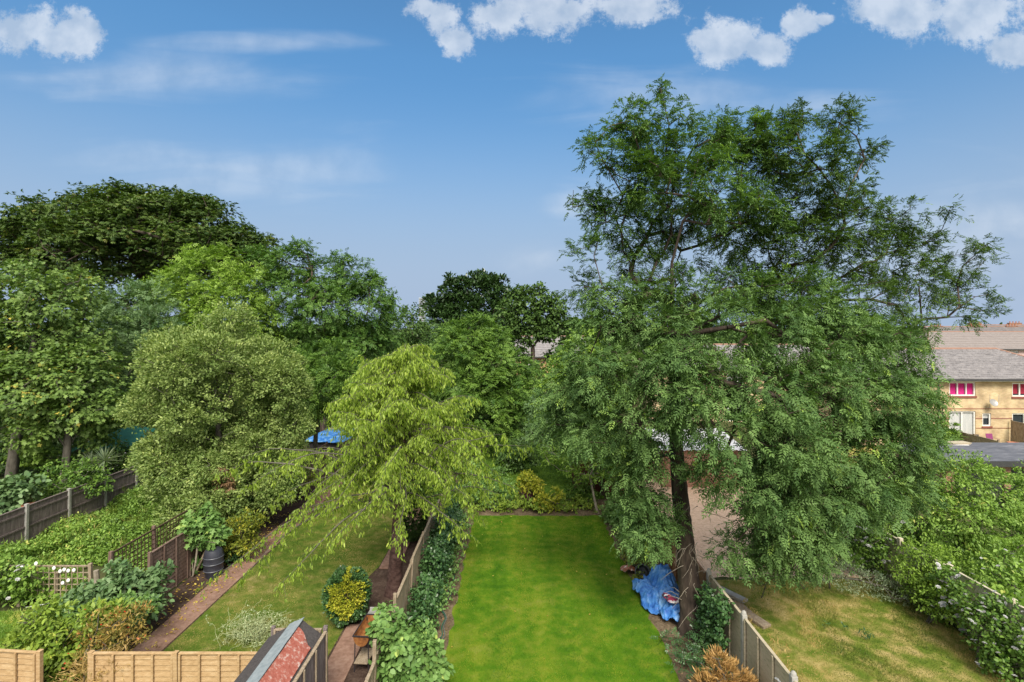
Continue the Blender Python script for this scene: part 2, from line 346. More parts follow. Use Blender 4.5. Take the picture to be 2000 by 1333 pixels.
# ------------------------------------------------------------------ foliage
LANCE = np.array([(0, 0, 0), (.45, .5, .22), (1, 0, -.1), (.45, -.5, .22)])
OVAL = np.array([(0, 0, 0), (.3, .46, .16), (.72, .38, .1), (1, 0, -.12), (.72, -.38, .1), (.3, -.46, .16)])
LOBED = np.array([(0, 0, 0), (.0, .36, .1), (.32, .26, .1), (.58, .55, .05), (.66, .2, .02), (1, 0, -.12), (.66, -.2, .02), (.58, -.55, .05), (.32, -.26, .1), (.0, -.36, .1)])
BLADE = np.array([(0, .5, 0), (1, 0, 0), (0, -.5, 0)])
TPL = {'lance': LANCE, 'oval': OVAL, 'lobed': LOBED, 'blade': BLADE}
def place(tpl, O, A, U, L, Wd):
    """leaf polygons: O base, A direction along the leaf, U rough upward normal"""
    A = norm(A); S = norm(np.cross(A, U)); N = np.cross(S, A)
    t = TPL[tpl]; L = np.broadcast_to(L, (len(O),))[:, None, None]; Wd = np.broadcast_to(Wd, (len(O),))[:, None, None]
    V = O[:, None, :] + t[None, :, 0:1] * L * A[:, None, :] + t[None, :, 1:2] * Wd * S[:, None, :] + t[None, :, 2:3] * Wd * N[:, None, :]
    return V.reshape(-1, 3)
UP = np.array((0, 0, 1.0))
def ball(rng, n): return norm(rng.normal(size=(n, 3))) * rng.random((n, 1)) ** (1 / 3)
def crown_leaves(rng, C, D, kind='lance', nl=8, cr=.25, L=.1, Wd=.05, out=.6, rnd=.8, grav=-.2, up=1.0, jit=.5, R=.28, m=4, face=.5, tvar=.55, tclump=None, flat=.42):
    """leaves round every clump centre C (outward direction D); returns vertices, k, tint"""
    n = len(C); I = np.repeat(np.arange(n), nl); N = len(I)
    ct = rng.random(n) if tclump is None else tclump
    cs = (.7 + .6 * rng.random(n))[I][:, None]                     # sprays of different size, each a flattish layer
    tl = (rng.normal(size=(n, 2)) * .35 + D[:, :2] * -.45)[I]
    q = ball(rng, N) * cr * cs * 1.22 * np.array((1, 1, flat)); q[:, 2] += (q[:, 0] * tl[:, 0] + q[:, 1] * tl[:, 1]) * .8
    O = C[I] + q
    A = norm(D[I] * out + norm(rng.normal(size=(N, 3))) * rnd + UP * grav)
    U = norm(UP * up + D[I] * face + rng.normal(size=(N, 3)) * jit)
    T = np.clip(ct[I] * (1 - tvar) + rng.random(N) * tvar, 0, 1)
    if kind == 'pinnate':
        S = norm(np.cross(A, U)); vs, ts = [], []
        sc = .75 + .5 * rng.random(N)
        for j in range(m):
            t = (j + 1) / (m + .3)
            P = O + A * (R * sc * t)[:, None] - UP * (R * .25 * t * t)
            for sgn in (-1, 1):
                a = A * .55 + S * sgn * .85 + rng.normal(size=(N, 3)) * .12 - UP * .18
                l = L * (1 - .45 * abs(t - .5)) * (.85 + .3 * rng.random(N))
                vs.append(place('lance', P, a, U, l, Wd)); ts.append(T)
        P = O + A * (R * sc)[:, None] - UP * (R * .25)
        vs.append(place('lance', P, A - UP * .3, U, L, Wd)); ts.append(T)
        return np.concatenate(vs), 4, np.concatenate(ts)
    if kind == 'palmate':
        S = norm(np.cross(A, U)); vs, ts = [], []
        for a in (-1.15, -.6, 0, .6, 1.15):
            dd = A * math.cos(a) + S * math.sin(a) - UP * .35
            vs.append(place('lance', O, dd, U, L * (1.05 - .25 * abs(a)), Wd)); ts.append(T)
        return np.concatenate(vs), 4, np.concatenate(ts)
    l = L * (.6 + .75 * rng.random(N))
    return place(kind, O, A, U, l, Wd * l / L), len(TPL[kind]), T
def blob_clumps(rng, blobs, dens, shell=2.6, cut=.72, gap=0.0, gs=1.0, back=1.0, low=1.0, topz=None):
    """clump centres on and in a union of ellipsoids (x, y, z, rx, ry, rz)"""
    P, D = [], []
    B = np.array(blobs, dtype=float)
    for b in B:
        r3 = b[3:6]; area = 4 * math.pi * ((r3[0] * r3[1]) ** 1.6 / 3 + (r3[0] * r3[2]) ** 1.6 / 3 + (r3[1] * r3[2]) ** 1.6 / 3) ** (1 / 1.6)
        n = max(3, int(area * dens)); d = norm(rng.normal(size=(n, 3)))
        p = b[:3] + d * r3 * (rng.random((n, 1)) ** (1 / shell)) * (1 + .10 * rng.normal(size=(n, 1)))
        P.append(p); D.append(norm(d / r3))
    P = np.concatenate(P); D = np.concatenate(D); keep = np.ones(len(P), bool)
    if len(B) > 1 and cut > 0:
        for b in B:
            q = np.linalg.norm((P - b[:3]) / b[3:6], axis=1); keep &= ~((q < cut * .72) & (rng.random(len(P)) < .75))
    if gap > 0:
        ph = rng.random(12) * 6.3; f = 2.2 / gs
        g = (np.sin(P[:, 0] * f + ph[0] + 1.3 * np.sin(P[:, 2] * f * .7 + ph[1])) + np.sin(P[:, 1] * f * 1.1 + ph[2] + 1.2 * np.sin(P[:, 0] * f * .8 + ph[3])) + np.sin(P[:, 2] * f * 1.2 + ph[4] + 1.4 * np.sin(P[:, 1] * f * .6 + ph[5]))) / 3
        keep &= g > (-1 + 1.25 * gap)
        if topz is not None: f2 = f * 2.3; g2 = np.sin(P[:, 0] * f2 + ph[6] + 1.5 * np.sin(P[:, 2] * f2 * .8)) + np.sin(P[:, 2] * f2 * 1.1 + ph[7] + 1.5 * np.sin(P[:, 1] * f2)) + np.sin(P[:, 1] * f2 * .9 + P[:, 0] * f2 * .5); keep &= ~(g2 < np.interp(P[:, 2], [topz - 2.5, topz, topz + 1.2, topz + 3.5], [-3, -.55, -.4, -.8]))
    if back < 1: keep &= ~((D[:, 1] > .35) & (rng.random(len(P)) > back))
    if low < 1: keep &= ~((D[:, 2] < -.45) & (rng.random(len(P)) > low))
    keep &= P[:, 2] > .12
    return P[keep], D[keep]
def tubes_np(P0, P1, R0, R1, n=5):
    A = norm(P1 - P0); ref = np.where(np.abs(A[:, 2:3]) < .9, np.array([[0, 0, 1.0]]), np.array([[1.0, 0, 0]]))
    S = norm(np.cross(A, ref)); T = np.cross(A, S); a = np.arange(n) * 2 * math.pi / n
    c, s = np.cos(a)[None, :, None], np.sin(a)[None, :, None]
    r = S[:, None, :] * c + T[:, None, :] * s
    V0 = P0[:, None, :] + r * R0[:, None, None]; V1 = P1[:, None, :] + r * R1[:, None, None]
    V = np.concatenate([V0, V1], axis=1).reshape(-1, 3); m = len(P0); b = np.arange(m)[:, None, None] * 2 * n
    j = np.arange(n); F = np.stack([j, (j + 1) % n, (j + 1) % n + n, j + n], axis=1)[None] + b
    return V, F.reshape(-1, 4)
def skeleton(rng, trunk, rad, targets, attach_from, step=.7, wander=.12, pw=2.5, tip=.008, hi=.6, lift=.12):
    """branches that grow from the trunk polyline out to every target; returns tube edges"""
    cap = len(trunk) + len(targets) * 8 + 16
    N = np.zeros((cap, 3)); par = np.full(cap, -1); n = len(trunk)
    N[:n] = trunk; par[1:n] = np.arange(n - 1); DR = np.zeros((cap, 3)); DR[1:n] = norm(np.diff(np.asarray(trunk), axis=0)); DR[0] = DR[1]
    start = attach_from; ok = np.zeros(cap, bool); ok[start:n] = True
    T = np.array(targets)
    for t in T:
        idx = np.nonzero(ok[:n])[0]; d = N[idx] - t; dist = np.linalg.norm(d, axis=1)
        turn = 1 - np.sum(-d * DR[idx], axis=1) / np.maximum(dist, 1e-6)
        i = idx[np.argmin(dist * (1 + .35 * turn) + hi * np.maximum(0, d[:, 2] + .3 * dist))]
        v = t - N[i]; L = np.linalg.norm(v); pd = DR[i] * L * .38; k = int(min(6, max(1, round(L / step))))
        prev = i
        for q in range(1, k + 1):
            f = q / k; p = N[i] * (1 - f) ** 2 + (N[i] + pd + v * .15) * 2 * f * (1 - f) + t * f * f
            if q < k: p = p + rng.normal(size=3) * wander * L / k + UP * lift * L * math.sin(f * math.pi)
            N[n] = p; DR[n] = (p - N[prev]) / max(np.linalg.norm(p - N[prev]), 1e-6); par[n] = prev; ok[n] = True; prev = n; n += 1
            if n >= cap - 8: break
        if n >= cap - 8: break
    kids = np.zeros(n); kids[:] = 0; R = np.zeros(n)
    acc = np.zeros(n)
    for i in range(n - 1, -1, -1):
        R[i] = (acc[i] + tip ** pw) ** (1 / pw) if acc[i] > 0 else tip
        if par[i] >= 0: acc[par[i]] += R[i] ** pw
    nt = len(trunk)
    s = min(1.15, rad[min(start, nt - 1)] * .8 / max(R[start:nt].max(), 1e-6))
    R[nt:] *= max(s, .35)
    R[nt:] = np.maximum(R[nt:], tip * .8); R[nt:] = np.minimum(R[nt:], rad[min(start, nt - 1)] * .85)
    c = np.arange(nt, n); p = par[c]
    R0 = np.where(p < nt, R[c], R[p])
    return N[p], N[c], np.minimum(R0, R[c] * 1.7), R[c]
def trunk_line(rng, base, top, r0, r1, k=9, bend=.1, flare=1.5):
    base, top = np.array(base, float), np.array(top, float); L = np.linalg.norm(top - base)
    ph = rng.random(2) * 6
    pts, rad = [], []
    for i in range(k):
        f = i / (k - 1); p = base + (top - base) * f
        p = p + np.array((math.sin(f * 4 + ph[0]) - math.sin(ph[0]), math.sin(f * 3 + ph[1]) - math.sin(ph[1]), 0)) * bend * L * .1
        pts.append(p); rad.append((r0 + (r1 - r0) * f) * (1 + (flare - 1) * math.exp(-f * L / .35)))
    return np.array(pts), np.array(rad)
def trunk_mesh(rng, pts, rad, n=14, rough=.07):
    """one tapered, ridged bark tube"""
    k = len(pts); sub = 5; P, Rr = [], []
    for i in range(k - 1):
        for q in range(sub):
            f = q / sub; P.append(pts[i] * (1 - f) + pts[i + 1] * f); Rr.append(rad[i] * (1 - f) + rad[i + 1] * f)
    P.append(pts[-1]); Rr.append(rad[-1]); P = np.array(P); Rr = np.array(Rr)
    a = np.arange(n) * 2 * math.pi / n; ridge = rng.normal(size=n) * rough
    V = []
    for i, (p, r) in enumerate(zip(P, Rr)):
        flare = 1 + np.cos(a * 5 + 1) * .12 * math.exp(-i / 3.0)
        rr = r * (1 + ridge + rng.normal(size=n) * rough * .5) * flare
        V.append(np.stack([p[0] + np.cos(a) * rr, p[1] + np.sin(a) * rr, np.full(n, p[2])], axis=1))
    V = np.concatenate(V); j = np.arange(n); F = []
    for i in range(len(P) - 1): F.append(np.stack([i * n + j, i * n + (j + 1) % n, (i + 1) * n + (j + 1) % n, (i + 1) * n + j], axis=1))
    return V, np.concatenate(F)
def tree(name, label, cat, base, top, r0, r1, blobs, leaf, mat, bark, dens=3.0, seed=1, attach=4, group=None, shell=2.6, gap=0., gs=1., cut=.72,
         back=1., low=1., twig=1.0, step=.8, bend=.1, tip=.01, extra=None, hi=.9, lift=.12, wander=.12, tn=14, k=9, topz=None):
    rng = np.random.default_rng(seed); b = np.array(base, float)
    root = thing(name, label, cat, tuple(b), group=group)
    B = [tuple(np.array(q[:3]) - b) + tuple(q[3:6]) for q in blobs]
    if name != 'ash_tree': dens *= 1.1; leaf = dict(leaf, nl=int(leaf['nl'] * 1.6), Wd=leaf['Wd'] * 1.15, L=leaf['L'] * 1.1)
    P, D = blob_clumps(rng, [tuple(q) for q in B], dens, shell, cut, gap, gs, back, low, topz)
    pts, rad = trunk_line(rng, (0, 0, -.1), np.array(top) - b, r0, r1, k=k, bend=bend)
    V, F = trunk_mesh(rng, pts, rad, tn)
    cen = np.array([q[:3] for q in B]); o = np.argsort(np.linalg.norm(cen - pts[-1], axis=1)); tg = list(cen[o])
    if twig > 0:
        sel = P[rng.random(len(P)) < twig]; sel = sel[np.argsort(np.linalg.norm(sel - pts[-1], axis=1))][:2200]; tg += list(sel)
    P0, P1, R0, R1 = skeleton(rng, pts, rad, tg, attach, step, wander, tip=tip, hi=hi, lift=lift)
    V2, F2 = tubes_np(P0, P1, R0, R1, 5)
    me = idx_mesh('trunk', np.concatenate([V, V2]), np.concatenate([F, F2 + len(V)]), smooth=True)
    link_mesh('trunk', me, bark, root)
    if topz is not None:                                            # small wind blown sprays in the open top, heavy ones below
        hi_ = P[:, 2] + rng.normal(size=len(P)) * .8 > topz - .3
        V1, kk, T1 = crown_leaves(rng, P[~hi_], D[~hi_], **leaf)
        nh = int(hi_.sum()); P3 = np.concatenate([P[hi_], P[hi_] + ball(rng, nh) * .40, P[hi_] + ball(rng, nh) * .40]); D3 = np.concatenate([D[hi_]] * 3)
        V2c, kk, T2 = crown_leaves(rng, P3, D3, **dict(leaf, nl=5, cr=.12, flat=.7, up=2.2, face=.1, jit=.25, grav=.1, R=.19, L=leaf['L'] * .95, Wd=leaf['Wd'] * 1.1))
        Vc, T = np.concatenate([V1, V2c]), np.concatenate([T1, T2])
    else: Vc, kk, T = crown_leaves(rng, P, D, **leaf)
    link_mesh('crown', np_mesh('crown', Vc, kk, T), mat, root)
    if extra: extra(root, rng, P, D)
    return root
def lump(cx, cy, cz, rx, ry, rz, n, rr, seed, up=0.0, core=True):
    """an uneven crown: a core ellipsoid with n smaller lobes on it"""
    rng = np.random.default_rng(seed); out = [(cx, cy, cz, rx * .82, ry * .82, rz * .82)] if core else []
    d = norm(rng.normal(size=(n * 3, 3)) + UP * up); d = d[np.abs(d[:, 2] + .2) < 1.3][:n]
    for q in d:
        r = rr * (.65 + .7 * rng.random())
        out.append((cx + q[0] * (rx - r * .55), cy + q[1] * (ry - r * .55), cz + q[2] * (rz - r * .55), r, r, r * .8))
    return out
def PB(Y, *items):
    """ellipsoids given as photo px, py, radius px (and optional extra depth) at distance Y"""
    out = []
    for it in items:
        px, py, r = it[:3]; y = Y + (it[3] if len(it) > 3 else 0); p = at(px, py, y); rr = r * y / 1000
        out.append((p[0], p[1], p[2], rr, rr, rr * (it[4] if len(it) > 4 else .9)))
    return out
def shrub(name, label, base, blobs, leaf, mat, dens=14, seed=3, group=None, stems=7, stem_mat=None, cat='shrub', gap=0., gs=.4, shell=2.4, flowers=None, cut=.72, twig=.25, stem_r=.012, back=1., stem_name='stems', crown_name='foliage'):
    rng = np.random.default_rng(seed); b = np.array(base, float)
    root = thing(name, label, cat, tuple(b), group=group)
    B = [tuple(np.array(q[:3]) - b) + tuple(q[3:6]) for q in blobs]
    leaf = dict(leaf, nl=int(leaf['nl'] * 1.3)); dens *= 1.3
    P, D = blob_clumps(rng, B, dens, shell, cut, gap, gs, back)
    Vc, kk, T = crown_leaves(rng, P, D, **leaf)
    link_mesh(crown_name, np_mesh(crown_name, Vc, kk, T), mat, root)
    if stems:
        pts = np.array([(0, 0, -.05), (0, 0, .05)]); tg = [np.array(q[:3]) for q in B]
        sel = P[rng.random(len(P)) < twig][:500]
        tg += list(sel[np.argsort(np.linalg.norm(sel, axis=1))])
        P0, P1, R0, R1 = skeleton(rng, pts, np.array([.05, .05]), tg, 0, .4, .15, tip=stem_r * .5, hi=.8)
        R0 = np.maximum(R0, stem_r * .4); V2, F2 = tubes_np(P0, P1, R0, R1, 4)
        link_mesh(stem_name, idx_mesh(stem_name, V2, F2, True), stem_mat or M['bark_grey'], root)
    if flowers:
        nf, fr, fm, side = flowers
        d = D @ np.array(side) + rng.random(len(D)) * .6 + D[:, 2] * .3; idx = np.argsort(-d)[:int(nf * 2.2)]; idx = rng.permutation(idx)[:nf]
        fmesh = bloom_mesh(fr, fm)
        for i in idx:
            o = bpy.data.objects.new('flower', fmesh); COL.objects.link(o); o.parent = root
            o.location = P[i] + D[i] * .15 + rng.normal(size=3) * .03; o.rotation_euler = (rng.random() * .6 + .1, rng.random() * .6 - .4, rng.random() * 6); s = .6 + .8 * rng.random(); o.scale = (s, s, s)
    return root
_bl = {}
def bloom_mesh(r, mat):
    if (r, mat.name) in _bl: return _bl[(r, mat.name)]
    rng = np.random.default_rng(5); vs = []
    for ring, (n, L, tilt) in enumerate(((7, r, .25), (5, r * .75, .7), (4, r * .5, 1.3))):
        a = np.arange(n) * 2 * math.pi / n + ring * .4; A = np.stack([np.cos(a), np.sin(a), np.full(n, tilt)], 1)
        vs.append(place('oval', np.zeros((n, 3)), A, np.tile(UP, (n, 1)), L, L * .9))
    me = np_mesh('flower', np.concatenate(vs), 6, rng.random(16)); me.materials.append(mat); _bl[(r, mat.name)] = me
    return me
def scatter_leaves(rng, P, kind, L, Wd, flat=.3):
    n = len(P); A = norm(rng.normal(size=(n, 3)) * np.array((1, 1, flat))); U = norm(UP + rng.normal(size=(n, 3)) * flat)
    l = L * (.6 + .8 * rng.random(n)); return place(kind, P, A, U, l, Wd * l / L), len(TPL[kind]), rng.random(n)
def grass(name, label, x0, x1, y0, y1, mat, dens=900, h=.035, w=.007, seed=7, inside=None, tall=None, fall=14.0):
    """short blades over a lawn, thinner with distance"""
    rng = np.random.default_rng(seed); n = int((x1 - x0) * (y1 - y0) * dens)
    P = np.stack([x0 + rng.random(n) * (x1 - x0), y0 + rng.random(n) * (y1 - y0), np.full(n, .018)], 1)
    keep = rng.random(n) < np.minimum(1, (fall / np.maximum(P[:, 1], 1)) ** 1.5)
    if inside is not None: keep &= inside(P[:, 0], P[:, 1])
    P = P[keep]; n = len(P)
    sc = np.maximum(1, P[:, 1] / fall)
    g = .5 + .25 * (np.sin(P[:, 0] * 1.7 + 1.1 * np.sin(P[:, 1] * 1.3)) + np.sin(P[:, 1] * 2.1 + P[:, 0] * .9)); g2 = .5 + .5 * np.sin(P[:, 0] * 6.1 + 2 * np.sin(P[:, 1] * 4.3))
    T = np.clip(.30 * g + .15 * g2 + ((.34 * np.sin((P[:, 0] + .3 * np.sin(P[:, 1] * .4)) * 3.3)) if mat is M['grass_good'] else .35 * np.sin(P[:, 0] * 1.1 + 2.2 * np.sin(P[:, 1] * .7 + .8 * np.sin(P[:, 0] * 1.9)))) + .12 * np.sin(P[:, 0] * 3.1 + 2.5 * np.sin(P[:, 1] * 2.3 + P[:, 0])) + .10 + .45 * rng.random(n), 0, 1)
    P[:, 0] += np.where((P[:, 0] < x0 + .12) | (P[:, 0] > x1 - .12), rng.normal(size=n) * .07, 0)
    A = norm(UP + rng.normal(size=(n, 3)) * .55); U = norm(rng.normal(size=(n, 3)))
    V = place('blade', P, A, U, h * (.5 + rng.random(n)) * sc ** .5 * (tall(P[:, 0], P[:, 1]) if tall else 1), w * sc)
    o = link_mesh(name, np_mesh(name, V, 3, T), mat); return tag(o, label, 'grass', kind='stuff')

# ------------------------------------------------------------------ fences
def fence(name, label, p0, p1, h, panels, style='v', board=None, post=None, post_w=.09, post_h=.06, side=-1, seed=1, sag=.0, boards=True, lean=0.0, group=None, gravel=None, rails=True, post_name='post', board_w=.14, skip=(), cap=True, heights=None, battens=3, rail_mat=None, round_top=False):
    """panels between posts; local x runs along the fence, side says which face carries rails or battens"""
    rng = random.Random(seed); dx, dy = p1[0] - p0[0], p1[1] - p0[1]; L = math.hypot(dx, dy)
    root = thing(name, label, 'fence', (p0[0], p0[1], 0), math.atan2(dy, dx), group)
    pitch = L / panels
    for i in range(panels + 1):
        mb = MB(); hh = h + post_h; wv = post_w / 2
        if round_top:
            mb.box(-wv, wv, -wv, wv, -.2, hh - .03); mb.lathe([(wv * 1.0, hh - .03), (wv * .9, hh + .015), (wv * .5, hh + .045), (.005, hh + .055)], 10)
        else:
            mb.box(-wv, wv, -wv, wv, -.2, hh); mb.box(-wv - .004, wv + .004, -wv - .004, wv + .004, hh, hh + .025)
        o = mb.build(post_name, post, root, (i * pitch, 0, 0), bevel=.006)
        o.rotation_euler = (rng.uniform(-.02, .02) + lean, rng.uniform(-.015, .015), 0)
    for i in range(panels):
        if i in skip: continue
        a, b = i * pitch + post_w / 2 + .004, (i + 1) * pitch - post_w / 2 - .004
        hp = (heights[i] if heights else h) + rng.uniform(-sag, sag); z0 = .04
        W_ = b - a
        if gravel:
            mb = MB(); mb.box(0, W_, -.025, .025, -.1, .2); mb.build('gravel_board', gravel, root, (a, 0, 0), bevel=.004); z0 = .21
        mb = MB(); z1 = hp - (.035 if cap else 0)
        if style == 'v':
            n = max(3, int(W_ / board_w)); bw = W_ / n
            for q in range(n):
                t = .006 * (q % 2) + rng.uniform(-.002, .002)
                mb.box(q * bw + .0015, (q + 1) * bw + (.004 if q < n - 1 else -.0015), -.009 + t, .006 + t, z0 + rng.uniform(0, .015), z1 - rng.uniform(0, .012))
        else:
            n = max(4, int((z1 - z0) / .12)); bh = (z1 - z0) / n
            for q in range(n):
                zz = z0 + q * bh; Mx = Matrix.Translation((0, 0, zz)) @ Matrix.Rotation(.17 * side, 4, 'X') @ Matrix.Rotation(rng.uniform(-.004, .004), 4, 'Y')
                mb.box(0, W_, -.006, .006, 0, bh + .014, 0, Mx)
        p = mb.build('panel', board, root, (a, 0, 0))
        p.rotation_euler = (lean, 0, 0)
        rb = MB(); fy = side * .012; ft = side * .042
        y0, y1 = min(fy, ft), max(fy, ft)
        if style == 'v' and rails:
            for zz in (.25 * hp, .55 * hp, .86 * hp): rb.box(.002, W_ - .002, y0, y1, zz - .03, zz + .03)
        if style == 'h' or battens and not rails:
            y0 += side * .012; y1 += side * .012
            for q in range(battens):
                xx = .03 + (W_ - .06) * q / max(1, battens - 1); rb.box(xx - .022, xx + .022, y0, y1, z0, z1)
        if rb.v:
            r_ = rb.build('batten' if (style == 'h' or not rails) else 'rail', rail_mat or board, root, (a, 0, 0)); r_.rotation_euler = (lean, 0, 0)
        if cap:
            cb = MB(); cb.box(0, W_, -.035, .035, z1 + .003, z1 + .035); c_ = cb.build('capping', rail_mat or board, root, (a, 0, 0), bevel=.004); c_.rotation_euler = (lean, 0, 0)
    return root
def trellis(name, label, p0, p1, z0, z1, panels, mat, post_mat, pitch=.15, bar=.014, seed=1, post_h=.12, diag=False):
    dx, dy = p1[0] - p0[0], p1[1] - p0[1]; L = math.hypot(dx, dy); rng = random.Random(seed)
    root = thing(name, label, 'trellis', (p0[0], p0[1], 0), math.atan2(dy, dx)); pl = L / panels
    for i in range(panels + 1):
        mb = MB(); mb.box(-.045, .045, -.045, .045, -.1, z1 + post_h); o = mb.build('post', post_mat, root, (i * pl, 0, 0), bevel=.005); o.rotation_euler = (rng.uniform(-.03, .03), rng.uniform(-.02, .02), 0)
    for i in range(panels):
        W_ = pl - .1; mb = MB(); nv = int(W_ / pitch); nh = int((z1 - z0) / pitch)
        for q in range(nv + 1): x = q * W_ / nv; mb.box(x - bar, x + bar, -.014, -.001, z0, z1)
        for q in range(nh + 1): z = z0 + q * (z1 - z0) / nh; mb.box(0, W_, .001, .014, z - bar, z + bar)
        mb.box(-.01, W_ + .01, -.02, .02, z1 + .014, z1 + .045)
        mb.build('lattice', mat, root, (i * pl + .05, 0, 0))
    return root

# ------------------------------------------------------------------ ground, lawns, paths (the setting)
def sheet(name, poly, z, mat, kind='structure', thick=0.0, label=None):
    mb = MB()
    if thick: mb.prism(poly, z - thick, z)
    else: mb.add([(x, y, z) for x, y in poly], [tuple(range(len(poly)))])
    o = mb.build(name, mat); return tag(o, kind=kind)
def rect(x0, x1, y0, y1): return [(x0, y0), (x1, y0), (x1, y1), (x0, y1)]
def wavy(x0, x1, y0, y1, a=.06, seed=1, step=.5):
    r = random.Random(seed); P = []
    n = max(2, int((x1 - x0) / step)); k = max(2, int((y1 - y0) / step))
    for i in range(n): P.append((x0 + (x1 - x0) * i / n, y0 + r.uniform(-a, a)))
    for i in range(k): P.append((x1 + r.uniform(-a, a), y0 + (y1 - y0) * i / k))
    for i in range(n): P.append((x1 - (x1 - x0) * i / n, y1 + r.uniform(-a, a)))
    for i in range(k): P.append((x0 + r.uniform(-a, a), y1 - (y1 - y0) * i / k))
    return P
def lawnmat(name, cols, pos, stripes=0.0, scale=.5, s2=3.0):
    m = noisemat(name, cols, scale, detail=8, rough=.95, bump=.7, bscale=45, spec=.1, pos=pos, scale2=s2, rn=.65)
    if stripes:
        n, l = m.node_tree.nodes, m.node_tree.links; p = n['Principled BSDF']; tcn = n.new('ShaderNodeTexCoord')
        w = n.new('ShaderNodeTexWave'); w.bands_direction = 'X'; w.inputs['Scale'].default_value = .36; w.inputs['Distortion'].default_value = .8; w.inputs['Detail'].default_value = 2; l.new(tcn.outputs['Object'], w.inputs[0])
        src = p.inputs['Base Color'].links[0].from_socket
        mx = n.new('ShaderNodeMix'); mx.data_type = 'RGBA'; mx.blend_type = 'MULTIPLY'; l.new(src, mx.inputs[6]); mx.inputs[7].default_value = (.62, .78, .7, 1)
        mm = n.new('ShaderNodeMath'); mm.operation = 'MULTIPLY'; l.new(w.outputs[0], mm.inputs[0]); mm.inputs[1].default_value = stripes; l.new(mm.outputs[0], mx.inputs[0]); l.new(mx.outputs[2], p.inputs['Base Color'])
    return m
M['ground'] = noisemat('ground', [(.035, .045, .018), (.07, .08, .03), (.11, .09, .05)], .6, rough=1, bump=.5, scale2=5, spec=.1)
M['soil'] = noisemat('soil', [(.035, .022, .016), (.07, .045, .035), (.12, .085, .065)], 2.5, rough=1, bump=1.0, bscale=16, spec=.15, scale2=12)
M['litter'] = noisemat('litter', [(.07, .05, .03), (.15, .11, .07), (.26, .2, .13)], 3, rough=1, bump=1.0, bscale=18, spec=.15, scale2=14)
M['path_red'] = noisemat('path_red', [(.17, .095, .068), (.26, .155, .115), (.34, .22, .17)], 1.2, rough=.95, bump=.3, bscale=40, scale2=9)
M['gravel'] = noisemat('gravel', [(.45, .30, .20), (.68, .48, .34), (.80, .62, .47)], 6, rough=1, bump=.8, bscale=30, scale2=30)
M['lawn_good'] = lawnmat('lawn_good', [(.050, .130, .006), (.090, .185, .009), (.16, .22, .018), (.24, .25, .05)], [.34, .46, .56, .72], .55)
M['lawn_dry'] = lawnmat('lawn_dry', [(.055, .105, .012), (.095, .145, .020), (.17, .18, .04), (.32, .26, .11)], [.34, .46, .56, .70])
M['lawn_tan'] = lawnmat('lawn_tan', [(.085, .145, .016), (.16, .20, .032), (.33, .28, .09), (.50, .38, .17)], [.36, .46, .54, .66], 0, .8, 2.2)
M['lawn_back'] = lawnmat('lawn_back', [(.07, .14, .012), (.11, .19, .02)], [.4, .6])

sheet('ground', rect(-1500, 1500, -60, 2500), 0, M['ground'])
sheet('garden_soil', rect(-10.95, -3.05, 4, 34), .004, M['soil'])
sheet('garden_bed', rect(-2.95, 5.3, 4, 25.3), .004, M['litter'])
sheet('lawn', wavy(-1.72, 4.02, 4, 23.1, .08, 3, .3), .010, M['lawn_good'])
sheet('lawn', wavy(-2.4, 4.6, 25.4, 38, .08, 4), .010, M['lawn_back'])
sheet('lawn', [(-9.15, 6), (-4.75, 6), (-4.75, 14.9), (-5.1, 15.6), (-4.9, 17.4), (-4.72, 18.2), (-4.72, 31), (-9.15, 31)], .010, M['lawn_dry'])
sheet('lawn', wavy(-17.5, -12.6, 9, 15.4, .1, 5), .010, M['lawn_back'])
sheet('lawn', wavy(5.5, 12.5, 4, 17.2, .08, 6), .010, M['lawn_tan'])
sheet('path', rect(-9.98, -9.18, 4, 30), .035, M['path_red'], thick=.03)
sheet('path', rect(-4.68, -4.02, 4, 14.6), .035, M['path_red'], thick=.03)
sheet('path', rect(-4.68, -4.02, 18.0, 24), .035, M['path_red'], thick=.03)
sheet('gravel_yard', wavy(5.6, 12.4, 17.4, 30.5, .12, 8), .012, M['gravel'])
sheet('lawn', wavy(13, 40, 9, 21, .1, 9), .010, M['lawn_back'])
sheet('lawn', wavy(20, 42, 29.5, 36.6, .1, 10), .010, M['lawn_tan'])

grass('lawn_grass', 'short bright green grass over the mown middle lawn', -1.72, 4.02, 9.5, 23.1, M['grass_good'], 1500, .032, .008, 11)
grass('lawn_grass', 'short yellowing grass over the lawn beside the red path', -9.15, -4.75, 11, 30, M['grass_dry'], 1200, .032, .008, 12)
grass('lawn_grass', 'sunburnt tan and green grass in the right hand garden', 5.5, 12.5, 9.5, 17.2, M['grass_tan'], 1500, .045, .010, 13, tall=lambda x, y: .6 + .9 * (np.sin(x * 2.3 + np.sin(y * 1.9)) > .3))
grass('lawn_grass', 'lush grass in front of the lattice fence', -17.5, -12.6, 11.5, 15.3, M['weed'], 900, .10, .012, 14)
grass('lawn_grass', 'shaded grass beyond the yellow leaved shrubs', -2.4, 4.6, 25.4, 36, M['mid'], 700, .05, .012, 15)

